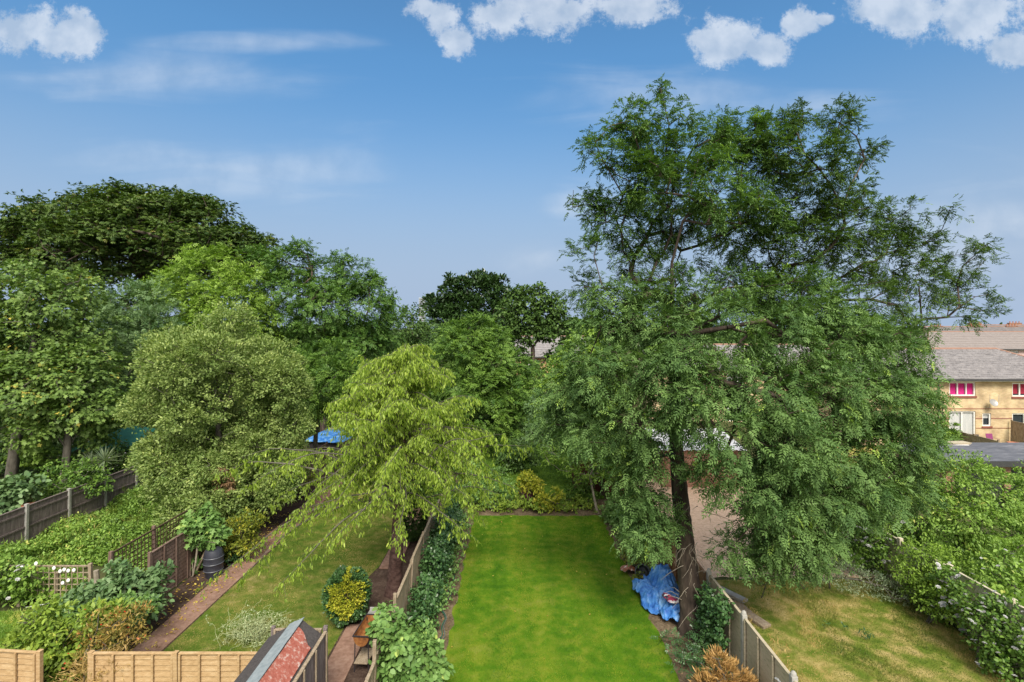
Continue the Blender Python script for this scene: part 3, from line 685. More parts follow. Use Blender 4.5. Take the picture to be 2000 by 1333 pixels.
# ------------------------------------------------------------------ fences
fence('panel_fence', 'long dark weathered panel fence with concrete posts behind the weedy garden', (-18.4, 11.8), (-18.4, 36.4), 1.75, 13, 'v', M['wood_grey'], M['concrete'], .11, .05, side=-1, seed=5, gravel=M['concrete'], post_name='concrete_post', board_w=.12, cap=True)
trellis('trellis_fence', 'brown square trellis between wooden posts at the edge of the weeds', (-11.75, 14.9), (-11.75, 22.9), .35, 1.85, 4, M['wood_trellis'], M['wood_brown'], seed=2)
fence('board_fence', 'brown lapped panel fence with battens beside the water butt', (-11.0, 15.5), (-11.0, 30.5), 1.62, 8, 'h', M['wood_brown'], M['wood_brown'], .08, .05, side=-1, seed=6, cap=True, battens=4, sag=.04)
trellis('lattice_fence', 'grey weathered lattice fence running across the grass at far left', (-19.4, 15.62), (-12.85, 15.62), .3, 1.2, 3, M['wood_weather'], M['wood_weather'], pitch=.17, seed=4)
fence('board_fence', 'pale slanting board fence between the path and the bright lawn', (-3.0, 9.1), (-3.0, 22.9), 1.62, 7, 'v', M['wood_weather'], M['wood_weather'], .075, .08, side=1, seed=9, rails=False, battens=5, cap=True, sag=.06, heights=[1.35, 1.45, 1.62, 1.72, 1.6, 1.5, 1.5], lean=.03, board_w=.09)
fence('board_fence', 'new honey coloured fence at the foot of the yellowing lawn', (-9.05, 11.0), (-5.35, 11.0), 1.52, 2, 'h', M['wood_new'], M['wood_new'], .09, .0, side=-1, seed=12, battens=5)
fence('board_fence', 'new honey coloured panel at the bottom left corner', (-13.2, 11.3), (-10.2, 11.05), 1.5, 2, 'h', M['wood_new'], M['wood_new'], .09, .0, side=-1, seed=13, battens=4)
fence('board_fence', 'dark weathered fence enclosing the little felt roofed shed', (-4.12, 7.4), (-4.12, 11.35), 1.8, 2, 'v', M['wood_grey'], M['wood_grey'], .08, .02, side=-1, seed=14, rails=False, battens=4, board_w=.3, rail_mat=M['wood_weather'])
fence('board_fence', 'short dark panel across the back of the felt roofed shed', (-4.2, 11.42), (-5.35, 11.42), 1.78, 1, 'v', M['wood_grey'], M['wood_grey'], .08, .02, side=1, seed=15, rails=False, battens=3, rail_mat=M['wood_weather'])
fence('panel_fence', 'pale lapped fence with round topped post by the brown conifer', (5.52, 7.9), (5.52, 14.3), 1.62, 3, 'h', M['wood_pale'], M['concrete'], .12, .1, side=1, seed=16, battens=4, round_top=True, post_name='concrete_post')
fence('board_fence', 'orange brown panel fence behind the blue tarpaulin and big trunk', (5.52, 14.5), (5.52, 29.8), 1.5, 8, 'h', M['wood_orange'], M['wood_orange'], .09, .05, side=1, seed=17, battens=4)
fence('panel_fence', 'pale concrete coloured fence behind the white roses', (12.7, 9.2), (12.7, 22.4), 1.55, 7, 'v', M['concrete_pale'], M['concrete_pale'], .12, .05, side=1, seed=18, battens=0, rails=False, board_w=.3)
fence('board_fence', 'low brown fence beside the blue covered trailer', (-9.9, 36.0), (-10.5, 31.2), 1.4, 2, 'v', M['wood_brown'], M['wood_brown'], .08, .05, seed=19)
fence('board_fence', 'grey garden fence running up to the patio doors', (30.0, 31.6), (30.2, 36.7), 1.5, 3, 'v', M['wood_weather'], M['wood_weather'], .09, .05, seed=20)
fence('board_fence', 'tall grey fence panel beside the red curtained house end', (35.6, 31.8), (35.9, 36.8), 1.8, 3, 'v', M['wood_weather'], M['wood_weather'], .09, .05, seed=21)
mb = MB(); mb.tube([(0, 0, -.1), (.03, .02, .95)], [.075, .065], 7); o = mb.build('stump_post', M['wood_weather']); o.location = gnd(108, 1178); tag(o, 'short leaning grey post in front of the lattice fence', 'post')
mb = MB(); mb.tube([(0, 0, -.1), (.02, 0, .8), (-.03, 0, 1.5)], [.09, .08, .07], 7); o = mb.build('round_post', M['bark_pale']); o.location = (-11.95, 14.75, 0); tag(o, 'pale knobbly round post at the near end of the trellis', 'post')
mb = MB(); pts = [(-13.2 + .12 * i, 13.9 + .13 * i, .9 - .12 * math.sin(i / 12 * 3.14)) for i in range(13)]; mb.tube(pts, .012, 5); o = mb.build('washing_line', M['white_soft']); tag(o, 'slack pale line strung between posts left of the trellis', 'line')

# ------------------------------------------------------------------ small felt roofed shed
sx, sy = -4.75, 9.3
sh = thing('garden_shed', 'small shed with grey, red and dark felt roof between weathered fences', 'shed', (sx, sy, 0))
mb = MB(); mb.prism([(-.48, -2), (.48, -2), (.48, 1.85), (-.48, 1.85)], 0, 1.62); mb.build('wall', M['wood_grey'], sh)
mb = MB(); mb.add([(-.48, 1.86, 1.62), (.48, 1.86, 1.62), (.1, 1.86, 2.02), (-.48, 1.90, 1.62), (.48, 1.90, 1.62), (.1, 1.90, 2.02)], [(0, 1, 2), (5, 4, 3), (0, 3, 4, 1), (1, 4, 5, 2), (2, 5, 3, 0)]); mb.build('gable_board', M['wood_grey'], sh)
def roofslab(name, x0, z0, x1, z1, mat, y0=-2.1, y1=2.0, t=.03, wav=0, seed=1, cut=0):
    r = random.Random(seed); n = 14; k = 6; mb = MB(); vs = []; fs = []
    for i in range(n + 1):
        for j in range(k + 1):
            f = j / k; y = y0 + (y1 - y0) * i / n; e = r.uniform(-wav, wav)
            if i == n: y -= cut * f * f
            if i == n and cut: y += r.uniform(-.03, .03)
            vs.append((x0 + (x1 - x0) * f, y, z0 + (z1 - z0) * f + e))
    m = len(vs); vs += [(a, b, c - t) for a, b, c in vs]
    q = lambda i, j: i * (k + 1) + j
    for i in range(n):
        for j in range(k): fs += [(q(i, j), q(i, j + 1), q(i + 1, j + 1), q(i + 1, j)), (m + q(i, j), m + q(i + 1, j), m + q(i + 1, j + 1), m + q(i, j + 1))]
    for i in range(n): fs += [(q(i, 0), q(i + 1, 0), m + q(i + 1, 0), m + q(i, 0)), (q(i + 1, k), q(i, k), m + q(i, k), m + q(i + 1, k))]
    for j in range(k): fs += [(q(0, j + 1), q(0, j), m + q(0, j), m + q(0, j + 1)), (q(n, j), q(n, j + 1), m + q(n, j + 1), m + q(n, j))]
    mb.add(vs, fs); return mb.build(name, mat, sh, smooth=True)
roofslab('roof', .11, 2.06, -.62, 1.66, M['felt_dark'], wav=.006)
roofslab('roof', .11, 2.06, .56, 1.72, M['felt_dark'], wav=.006, seed=2)
roofslab('roof_patch', .155, 2.058, .53, 1.775, M['felt_red'], -2.1, 1.72, .02, .012, 3, .45)
roofslab('ridge_strip', .16, 2.095, -.17, 1.945, M['felt_grey'], -2.12, 2.03, .015, .006, 4)

# ------------------------------------------------------------------ barbecue
bq = thing('barbecue', 'rusty oblong barbecue on legs beside the slanting fence', 'barbecue', (-3.68, 13.05, 0), math.radians(-4))
mb = MB()
L0, Wb = .47, .19
for i in range(8):
    a0, a1 = math.pi * i / 8, math.pi * (i + 1) / 8
    x0, z0, x1, z1 = -Wb * math.cos(a0), .9 - .24 * math.sin(a0), -Wb * math.cos(a1), .9 - .24 * math.sin(a1)
    mb.add([(x0, -L0, z0), (x1, -L0, z1), (x1, L0, z1), (x0, L0, z0)], [(0, 1, 2, 3)])
    for yy in (-L0, L0): mb.add([(x0, yy, z0), (x1, yy, z1), (0, yy, .9)], [(0, 1, 2)])
o = mb.build('trough', M['rust'], bq); so = o.modifiers.new('s', 'SOLIDIFY'); so.thickness = .008
mb = MB()
for (a, b, c, d) in ((-Wb - .02, -Wb, -L0 - .02, L0 + .02), (Wb, Wb + .02, -L0 - .02, L0 + .02), (-Wb, Wb, -L0 - .02, -L0), (-Wb, Wb, L0, L0 + .02)): mb.box(a, b, c, d, .895, .925)
mb.build('rim', M['steel_dark'], bq)
mb = MB(); mb.box(-.2, .2, L0 + .03, L0 + .26, .86, .90); mb.box(-.2, .2, L0 + .25, L0 + .27, .86, .97); mb.build('side_shelf', M['steel_pale'], bq, bevel=.004)
mb = MB(); mb.box(-.17, .17, -.50, .1, .24, .27); mb.build('lower_shelf', M['wood_weather'], bq, bevel=.004)
for xx in (-.18, .18):
    for yy in (-.44, .44):
        mb = MB(); mb.tube([(xx, yy, 0), (xx * .9, yy * .95, .87)], .014, 8); mb.build('leg', M['steel_dark'], bq)
mb = MB(); mb.box(-.12, .06, -.15, .3, .70, .715); mb.build('charcoal_tray', M['rust'], bq)

# ------------------------------------------------------------------ water butt
wb = thing('water_butt', 'dark ribbed water butt on the soil beside the red path', 'water butt', (-10.2, 17.5, 0))
mb = MB(); mb.lathe([(.001, 0), (.24, 0), (.25, .04), (.285, .22), (.30, .24), (.30, .27), (.30, .45), (.315, .47), (.315, .50), (.305, .66), (.31, .68), (.31, .71), (.27, .88), (.25, .92), (.22, .93), (.21, .90), (.001, .895)], 32)
mb.build('barrel', M['plastic_butt'], wb, smooth=True)
mb = MB(); mb.lathe([(.001, .896), (.20, .897), (.20, .915), (.05, .925), (.001, .925)], 24); mb.build('lid', M['plastic_butt'], wb, smooth=True)
for z in (.255, .485, .695):
    mb = MB(); r = .302 if z < .3 else .318 if z < .6 else .313; mb.lathe([(r, z - .012), (r + .008, z), (r, z + .012)], 32, caps=False); mb.build('hoop', plain('hoop_%d' % (z * 100), (.12, .13, .16), .4), wb, smooth=True)
mb = MB(); mb.tube([(.28, -.05, .12), (.36, -.06, .12), (.37, -.06, .08)], .015, 8); mb.build('tap', M['plastic_black'], wb)
mb = MB(); mb.box(-.03, .03, -.05, .05, 0, 1.5, M=Matrix.Rotation(math.radians(24), 4, 'Y')); o = mb.build('timber_plank', M['wood_weather']); o.location = (-10.95, 17.75, 0); tag(o, 'leaning plank of pale timber behind the water butt', 'plank')

# ------------------------------------------------------------------ blue tarpaulins, bag, bucket
def hashn(x, y, s):
    return math.sin(x * 12.9898 * s + y * 78.233 + s * 3.1) * .5 + math.sin(x * 5.3 - y * 9.1 * s + 1.7 * s) * .5
def cloth(name, label, cat, loc, rx, ry, hfun, mat, n=70, seed=1, rz=0.0, edge=.14, fold=.05):
    r = random.Random(seed); ph = [r.uniform(0, 6) for _ in range(10)]; vs = []; ids = {}; fs = []
    for i in range(n + 1):
        for j in range(n + 1):
            u, v = -1 + 2 * i / n, -1 + 2 * j / n; a = math.atan2(v, u); q = (abs(u) ** 4 + abs(v) ** 4) ** .25
            lim = 1 + edge * math.sin(3 * a + ph[0]) + edge * .5 * math.sin(7 * a + ph[1]) - .12
            if q > lim: continue
            x, y = u * rx, v * ry; h = hfun(u, v)
            rid = 0
            for k in range(5):
                dx, dy = math.cos(ph[k] * 3), math.sin(ph[k] * 3); w = math.sin((x * dx + y * dy) * (5 + 3.1 * k) + 1.6 * math.sin((x * dy - y * dx) * (3 + k) + ph[k + 2]))
                rid += (1 - abs(w)) ** 2 * fold / (1 + .45 * k)
            ids[(i, j)] = len(vs); vs.append((x, y, .03 + h + rid + .01 * r.random()))
    for i in range(n):
        for j in range(n):
            c = [(i, j), (i + 1, j), (i + 1, j + 1), (i, j + 1)]
            if all(q in ids for q in c): fs.append(tuple(ids[q] for q in c))
    mb = MB(); mb.add(vs, fs); o = mb.build(name, mat, None, loc); o.rotation_euler = (0, 0, rz)
    for p in o.data.polygons: p.use_smooth = True
    s = o.modifiers.new('solid', 'SOLIDIFY'); s.thickness = .012; s.offset = -1
    return tag(o, label, cat)
def bump2(u, v, cu, cv, r, h): d = ((u - cu) ** 2 + (v - cv) ** 2) / (r * r); return h * math.exp(-d * d * .9)
cloth('blue_tarpaulin', 'large crumpled blue tarpaulin heaped against the big trunk', 'tarpaulin', (4.85, 15.75, 0), .62, 1.3, lambda u, v: bump2(u, v, .1, .55, .55, .62) + bump2(u, v, -.1, -.4, .7, .34), M['tarp'], 84, 4, .05, .2, .13)
cloth('blue_tarpaulin', 'smaller blue tarpaulin spread flat at the edge of the bright lawn', 'tarpaulin', (4.28, 15.9, 0), .42, .95, lambda u, v: bump2(u, v, .1, .3, .8, .27) + bump2(u, v, .2, -.6, .5, .12), M['tarp'], 64, 9, .22, .16, .08)
m, n_, l_, p_ = newmat('patterned_bag'); tcx = n_.new('ShaderNodeTexCoord'); vx = n_.new('ShaderNodeTexVoronoi'); vx.inputs['Scale'].default_value = 11; l_.new(tcx.outputs['Object'], vx.inputs[0]); rx_ = n_.new('ShaderNodeValToRGB'); rx_.color_ramp.interpolation = 'CONSTANT'
sx_ = n_.new('ShaderNodeSeparateColor'); l_.new(vx.outputs['Color'], sx_.inputs[0]); l_.new(sx_.outputs[0], rx_.inputs[0]); e_ = rx_.color_ramp.elements; e_[0].color = (.42, .02, .05, 1); e_[1].position = .75; e_[1].color = (.75, .72, .7, 1)
for ps, cc in ((.35, (.03, .02, .04, 1)), (.5, (.5, .35, .45, 1)), (.62, (.35, .02, .06, 1))): q_ = e_.new(ps); q_.color = cc
l_.new(rx_.outputs[0], p_.inputs['Base Color']); p_.inputs['Roughness'].default_value = .4; M['bag'] = m
bp = at(1305, 1200, 14.7)
cloth('patterned_sack', 'red and white patterned sack lying on the blue tarpaulin', 'sack', (4.62, 14.95, .47), .17, .34, lambda u, v: .1 * (1 - .8 * (u * u + v * v) * .5), M['bag'], 30, 5, .35, .06, .03)
bk = thing('plastic_bucket', 'black plastic bucket tipped over behind the blue tarpaulins', 'bucket', (4.42, 17.35, .21), 0)
Rm = Matrix.Rotation(math.radians(62), 4, Vector((1, -.25, 0))) @ Matrix.Translation((0, 0, -.25))
mb = MB(); mb.lathe([(.001, .02), (.17, .02), (.23, .46), (.215, .46), (.16, .04), (.001, .04)][::1], 28, M=Rm, caps=False); mb.lathe([(.001, .0), (.17, .0), (.171, .02)], 28, M=Rm, caps=False); mb.build('tub', M['plastic_black'], bk, smooth=True)
mb = MB(); mb.lathe([(.232, .44), (.25, .445), (.25, .465), (.232, .468)], 28, M=Rm, caps=False); mb.build('rim', M['plastic_black'], bk, smooth=True)
M['bag2'] = noisemat('brown_sack', [(.24, .09, .05), (.35, .17, .11), (.75, .7, .68)], 7, rough=.6, pos=[.4, .55, .62])
cloth('compost_sack', 'small brown and white sack at the lawn edge left of the bucket', 'sack', (4.02, 17.75, 0), .3, .22, lambda u, v: .2 * max(0, 1 - (u * u + v * v) * .7), M['bag2'], 26, 6, .2, .08, .04)
for i, (dx, rr) in enumerate(((0, .4), (.12, -.2), (.2, .15))):
    mb = MB(); mb.tube([(0, 0, 0), (rr * .5, .25, .9 + .1 * i)], .013, 6); o = mb.build('garden_cane', M['steel_pale'] if i == 1 else M['wood_weather']); o.location = (4.75 + dx, 17.3, .05); tag(o, ['long pale cane leaning left behind the tarpaulin', 'grey metal pole leaning behind the tarpaulin', 'short cane leaning right behind the tarpaulin'][i], 'cane')
def hosep():
    r = random.Random(4); pts = []
    for i in range(40):
        f = i / 39; a = gnd(882 - 38 * f + 6 * math.sin(f * 14) + 4 * math.sin(f * 31), 1118 + 196 * f); pts.append((a[0], a[1], .03 + .02 * abs(math.sin(f * 20))))
    return pts
mb = MB(); mb.tube(hosep(), .013, 7); o = mb.build('garden_hose', M['hose'], smooth=True); tag(o, 'thin green hose lying along the left edge of the bright lawn', 'hose')
mb = MB(); mb.tube([(a + .07 + .03 * math.sin(b * 2), b, c) for a, b, c in hosep()[6:]], .011, 6); o = mb.build('edging_cord', plain('cord_grey', (.12, .16, .15), .6), smooth=True); tag(o, 'grey cord beside the green hose on the bare soil', 'cord')
for i, (px, py, s, lab) in enumerate(((848, 1233, .07, 'white stone on the bare soil beside the hose'), (846, 1257, .09, 'flat pale stick shaped stone further down the bare soil'), (858, 1333 - 22, .05, 'small pale stone at the foot of the bare soil'))):
    mb = MB(); r = random.Random(i); mb.lathe([(.001, -.3), (.7, -.2), (1, .1), (.7, .45), (.001, .55)], 9); mb.v = [(x * s * (1.5 if i == 1 else 1), y * s * .8, z * s * .6 + .02) for x, y, z in mb.v]; o = mb.build('stone', M['white_soft'], None, gnd(px, py), smooth=True); tag(o, lab, 'stone')
for i, (px, py, lab) in enumerate(((1437, 1192, 'weathered slab leaning in the pile beyond the pale fence'), (1462, 1212, 'long weathered sleeper lying beyond the pale fence'), (1425, 1175, 'short broken slab on top of the pile beyond the pale fence'))):
    mb = MB(); mb.box(-.16, .16, -.55 + .1 * i, .55, 0, .09); o = mb.build('timber_sleeper' if i == 1 else 'stone_slab', M['wood_weather'] if i != 2 else M['concrete'], None, bevel=.012); g = gnd(px, py); o.location = (g[0] + .15, g[1], .02 + .1 * (i == 2)); o.rotation_euler = (.05, .12 * (i - 1), .25 + .2 * i); tag(o, lab, 'slab' if i != 1 else 'sleeper')
g = at(1538, 1345, 10.2)
cloth('white_sheet', 'white plastic sheet bundled beyond the pale fence at the bottom', 'sheet', (5.62, 10.45, 1.1), .16, .3, lambda u, v: .1 * (1 - (u * u + v * v) * .5), M['white_soft'], 26, 8, .1, .1, .02)

# ------------------------------------------------------------------ blue covered trailer, green gazebo
tr = thing('covered_trailer', 'low trailer under a blue cover beyond the weeping tree', 'trailer', (-12.2, 36.4, 0), math.radians(-4))
mb = MB(); mb.box(-1.35, 1.1, -2.3, 2.3, .45, .95); mb.build('body', M['steel_dark'], tr, bevel=.02)
for xx in (-.5, .5):
    mb = MB(); mb.lathe([(.001, -.1), (.28, -.1), (.3, 0), (.28, .1), (.001, .1)], 20, M=Matrix.Translation((xx, -2.0, .3)) @ Matrix.Rotation(math.pi / 2, 4, 'X')); mb.build('wheel', M['plastic_black'], tr)
vs, fs = [], []; n = 30
for i in range(n + 1):
    for j in range(n + 1):
        u, v = -1 + 2 * i / n, -1 + 2 * j / n; vs.append((u * 1.5 - .1, v * 2.5, 1.25 - .35 * max(abs(u), abs(v)) ** 4 + .03 * hashn(u * .6, v * .6, 1.3) - .12 * (u < -.9)))
for i in range(n):
    for j in range(n): a = i * (n + 1) + j; fs.append((a, a + n + 1, a + n + 2, a + 1))
mb = MB(); mb.add(vs, fs); mb.build('cover', M['tarp'], tr, smooth=True)
mb = MB(); mb.tube([(.5 * math.cos(t) - .35, .3 * math.sin(t) + .2, 1.30) for t in np.linspace(0, 6.28, 24)], .05, 8, caps=False); mb.build('pale_ring', M['bark_pale'], tr)
gz = thing('gazebo', 'green canopy of a gazebo half hidden behind the laurel', 'gazebo', (-20.4, 27.5, 0), .1)
mb = MB(); mb.add([(-1.9, -1.6, 2.45), (1.9, -1.6, 2.45), (1.9, 1.6, 2.45), (-1.9, 1.6, 2.45), (-.1, 0, 3.25), (.1, 0, 3.25), (-1.9, -1.6, 2.25), (1.9, -1.6, 2.25), (1.9, 1.6, 2.25), (-1.9, 1.6, 2.25)], [(0, 1, 5, 4), (1, 2, 5), (2, 3, 4, 5), (3, 0, 4), (0, 6, 7, 1), (1, 7, 8, 2), (2, 8, 9, 3), (3, 9, 6, 0)]); mb.build('canopy', M['gazebo'], gz)
for xx in (-1.8, 1.8):
    for yy in (-1.5, 1.5): mb = MB(); mb.tube([(xx, yy, 0), (xx, yy, 2.44)], .03, 8); mb.build('leg', M['steel_dark'], gz)

# ------------------------------------------------------------------ houses
def wall_holes(mb, W_, H_, holes, t=.25, x0=0.0, z0=0.0):
    xs = sorted({x0, W_} | {h[0] for h in holes} | {h[1] for h in holes}); zs = sorted({z0, H_} | {h[2] for h in holes} | {h[3] for h in holes})
    for i in range(len(xs) - 1):
        run = None
        for j in range(len(zs) - 1):
            cx, cz = (xs[i] + xs[i + 1]) / 2, (zs[j] + zs[j + 1]) / 2
            if any(h[0] < cx < h[1] and h[2] < cz < h[3] for h in holes):
                if run is not None: mb.box(xs[i], xs[i + 1], 0, t, run, zs[j]); run = None
            elif run is None: run = zs[j]
        if run is not None: mb.box(xs[i], xs[i + 1], 0, t, run, H_)
def window(root, x0, x1, z0, z1, panes, curtain, name='window', sill=True, fw=.09, cfrac=1.0):
    f = MB(); y0, y1 = .05, .13
    f.box(x0, x0 + fw, y0, y1, z0, z1); f.box(x1 - fw, x1, y0, y1, z0, z1); f.box(x0 + fw, x1 - fw, y0, y1, z0, z0 + fw); f.box(x0 + fw, x1 - fw, y0, y1, z1 - fw, z1)
    for i in range(1, panes): x = x0 + (x1 - x0) * i / panes; f.box(x - fw * .5, x + fw * .5, y0, y1, z0 + fw, z1 - fw)
    w = f.build(name, M['white_paint'], root)
    for i in range(panes):
        a, b = x0 + (x1 - x0) * i / panes + fw * .5, x0 + (x1 - x0) * (i + 1) / panes - fw * .5
        p = MB(); p.box(a, b, .17, .19, z0 + fw * .5, z1 - fw * .5); p.build('pane', M['glass'], w)
        if curtain:
            c = MB(); k = 10; zc = z1 - (z1 - z0) * cfrac
            vs = []
            for q in range(k + 1): xx = a + .02 + (b - a - .04) * q / k; yy = .155 + (.008 if q % 2 else -.008); vs += [(xx, yy, zc + fw), (xx, yy, z1 - fw)]
            c.add(vs, [(2 * q, 2 * q + 2, 2 * q + 3, 2 * q + 1) for q in range(k)]); c.build('curtain', curtain, w)
    if sill: s = MB(); s.box(x0 - .06, x1 + .06, -.06, .06, z0 - .14, z0 - .002); s.build('sill', M['sill'], w)
    return w
def tiled_slope(mb, x0, x1, y0, z0, y1, z1, hl=0., hr=0., courses=16, t=.085):
    """overlapping courses from eaves (y0,z0) to ridge (y1,z1); hl/hr draw the ends in (hips)"""
    for i in range(courses):
        f0, f1 = i / courses, (i + 1.0) / courses
        a0, b0, a1, b1 = x0 + hl * f0, x1 - hr * f0, x0 + hl * f1, x1 - hr * f1
        ya, za, yb, zb = y0 + (y1 - y0) * f0, z0 + (z1 - z0) * f0 + t, y0 + (y1 - y0) * f1, z0 + (z1 - z0) * f1
        mb.add([(a0, ya, za), (b0, ya, za), (b1, yb, zb), (a1, yb, zb), (a0, ya, za - t), (b0, ya, za - t)], [(0, 1, 2, 3), (4, 5, 1, 0)])
def house(name, label, x0, x1, Y, depth, eave, ridge, wins, wallm, roofm, hl=0., hr=0., bands=(), courses=16, cat='house', extra=None):
    h = thing(name, label, cat, (x0, Y, 0)); W_ = x1 - x0; lw = [(a - x0, b - x0, c, d, p, cu, nm, cf) for a, b, c, d, p, cu, nm, cf in wins]
    mb = MB(); wall_holes(mb, W_, eave - .05, [q[:4] for q in lw]); mb.box(0, .25, .25, depth, 0, eave - .05); mb.box(W_ - .25, W_, .25, depth, 0, eave - .05); mb.box(.25, W_ - .25, depth - .25, depth, 0, eave - .05)
    if not hl: mb.add([(.02, 0, eave - .05), (.02, depth, eave - .05), (.02, depth / 2, ridge - .1)], [(0, 1, 2)])
    if not hr: mb.add([(W_ - .02, 0, eave - .05), (W_ - .02, depth, eave - .05), (W_ - .02, depth / 2, ridge - .1)], [(0, 1, 2)])
    mb.build('wall', wallm, h)
    for z in bands:
        b = MB(); prev = 0
        for q in sorted(lw) + [(W_, W_, 0, 9)]:
            if q[2] - .2 < z < q[3] + .06 or q[0] == W_:
                if q[0] - prev > .05: b.box(prev + .01, q[0] - .01, -.015, .01, z, z + .05)
                prev = q[1]
        b.build('brick_band', M['sill'], h)
    for q in lw: window(h, *q[:4], q[4], q[5], q[6], sill=q[2] > .3, cfrac=q[7])
    ov = .4; mb = MB(); rise = (ridge - eave) / (depth / 2) * ov
    tiled_slope(mb, -ov * .5, W_ + ov * .5, -ov, eave - rise * .3, depth / 2, ridge, hl, hr, courses)
    tiled_slope(mb, -ov * .5, W_ + ov * .5, depth + ov, eave - rise * .3, depth / 2, ridge, hl, hr, courses)
    if hl: mb.add([(-ov * .5, -ov, eave - rise * .3), (-ov * .5, depth + ov, eave - rise * .3), (hl - ov * .5, depth / 2, ridge)], [(0, 1, 2)])
    if hr: mb.add([(W_ + ov * .5, -ov, eave - rise * .3), (W_ + ov * .5, depth + ov, eave - rise * .3), (W_ - hr + ov * .5, depth / 2, ridge)], [(0, 1, 2)])
    rf = mb.build('roof', roofm, h)
    r = MB(); r.tube([(hl - ov * .5, depth / 2, ridge + .03), (W_ - hr + ov * .5, depth / 2, ridge + .03)], .09, 8)
    if hr: r.tube([(W_ - hr + ov * .5, depth / 2, ridge + .03), (W_ + ov * .5, -ov, eave)], .08, 8)
    if hl: r.tube([(hl - ov * .5, depth / 2, ridge + .03), (-ov * .5, -ov, eave)], .08, 8)
    r.build('ridge_tiles', M['ridge'], rf)
    g = MB(); g.box(-ov * .5, W_ + ov * .5, -ov - .12, -ov - .01, eave - rise * .3 - .1, eave - rise * .3 + .01); g.build('gutter', M['gutter'], h)
    s = MB(); s.box(-ov * .4, W_ + ov * .4, -ov, -.01, eave - .22, eave - .17); s.build('soffit', M['white_paint'], h)
    if extra: extra(h, rf)
    return h
CP, CR, CW = M['curtain_pink'], M['curtain_red'], M['curtain_white']
wins = [(31.6, 33.5, 3.55, 4.55, 3, CP, 'window', 1), (36.15, 37.9, 3.5, 4.5, 3, CR, 'window', .9), (31.6, 33.5, .06, 2.45, 2, CW, 'patio_door', 1), (34.0, 34.62, 1.36, 2.3, 1, CW, 'window', .5), (36.15, 38.0, .06, 2.3, 2, None, 'patio_door', 1),
        (28.4, 29.95, 3.5, 4.55, 3, CW, 'window', 1), (28.3, 29.95, .06, 2.45, 2, CW, 'patio_door', 1), (25.9, 26.5, 3.5, 4.5, 1, CW, 'window', .5), (40.2, 41.2, 3.5, 4.5, 2, CW, 'window', .5)]
def ex1(h, rf):
    mb = MB(); mb.tube([(31.0 - 25.2 - .25, -.1, 4.62), (31.0 - 25.2 - .25, -.1, .1)], .045, 8); mb.tube([(31.0 - 25.2 - .25, -.5, 4.72), (31.0 - 25.2 - .25, -.1, 4.62)], .045, 8); mb.build('downpipe', M['gutter'], h)
    for x in (8.4, 12.2):
        mb = MB(); mb.box(x, x + .35, 3.4, 3.62, 6.28, 6.40); mb.build('roof_vent', M['gutter'], rf)
    d = MB(); d.tube([(9.05, 0, 2.75), (9.05, -.3, 2.75), (9.05, -.3, 3.0)], .025, 6); 
    for q in (8.85, 9.5): d.tube([(q, -.5, 3.15), (q + .02, -.5, 3.75)], .012, 5)
    d.lathe([(.001, 0), (.15, .015), (.28, .06), (.27, .07), (.14, .03), (.001, .015)], 20, M=Matrix.Translation((9.2, -.4, 3.1)) @ Matrix.Rotation(math.radians(62), 4, 'X')); d.build('satellite_dish', M['steel_pale'], h)
house('brick_house', 'yellow brick house with grey tiled roof and bright pink curtains', 25.2, 42, 37, 9, 4.85, 6.75, wins, M['brick_yellow'], M['tile_grey'], hl=0, hr=3.0, bands=(2.6, 1.9, 1.2), courses=17, extra=ex1)
wins2 = [(x, x + 1.5, 3.4, 4.4, 3, CW, 'window', .6) for x in (14.6, 19.3, 24.0)] + [(x, x + 1.8, .06, 2.4, 2, CW, 'patio_door', .8) for x in (14.4, 19.2, 24.0)]
house('brick_house', 'yellow brick house row glimpsed through the tall ash crown', 12.6, 28.5, 46, 8.5, 4.85, 6.8, wins2, M['brick_yellow'], M['tile_grey'], bands=(2.6,), courses=12)
house('brick_house', 'orange brick house glimpsed behind the dark trunk of the round headed tree', 0.5, 9.5, 64, 8, 4.9, 7.3, [(2.0, 3.4, 3.3, 4.4, 2, CW, 'window', .6), (6, 7.4, 3.3, 4.4, 2, CW, 'window', .6)], brickmat('brick_orange', (.5, .24, .1), (.6, .32, .16), (.5, .4, .3)), M['tile_grey'], courses=9)
wins3 = [(73.3, 75.2, 3.9, 5.0, 2, CW, 'window', .6), (66, 68, 3.9, 5.0, 2, CW, 'window', .6), (80, 82, 3.9, 5.0, 2, CW, 'window', .6)]
house('rendered_house', 'pink rendered house with hipped pale roof behind the brick house', 61.5, 90, 76, 11, 5.35, 7.8, wins3, M['render_pink'], M['tile_pink'], hl=5, hr=6, courses=10)
def chims(n, w, d, z, hgt=1.5):
    def f(h, rf):
        for x in n:
            mb = MB(); mb.box(x - w / 2, x + w / 2, d - .35, d + .35, z, z + hgt); mb.box(x - w / 2 - .06, x + w / 2 + .06, d - .41, d + .41, z + hgt, z + hgt + .12); c = mb.build('chimney', M['brick_red'], rf)
            for k in range(4):
                q = x - w / 2 + w * (k + .5) / 4; mb = MB(); mb.lathe([(.12, z + hgt + .12), (.10, z + hgt + .5), (.13, z + hgt + .52)], 8); mb.v = [(a + q, b + d, c_) for a, b, c_ in mb.v]; mb.build('chimney_pot', M['terracotta'], c)
    return f
wt = [(x, x + 1.2, 3.6, 5.4, 2, CW, 'window', .6) for x in range(97, 128, 4)]
house('terrace_house', 'far terrace with slate roof and brick chimney stacks', 94, 130, 112, 9, 6.2, 8.7, wt, M['brick_yellow'], M['slate'], courses=8, extra=chims((2.5, 11.5, 19.5), 2.6, 4.5, 8.0, .75))
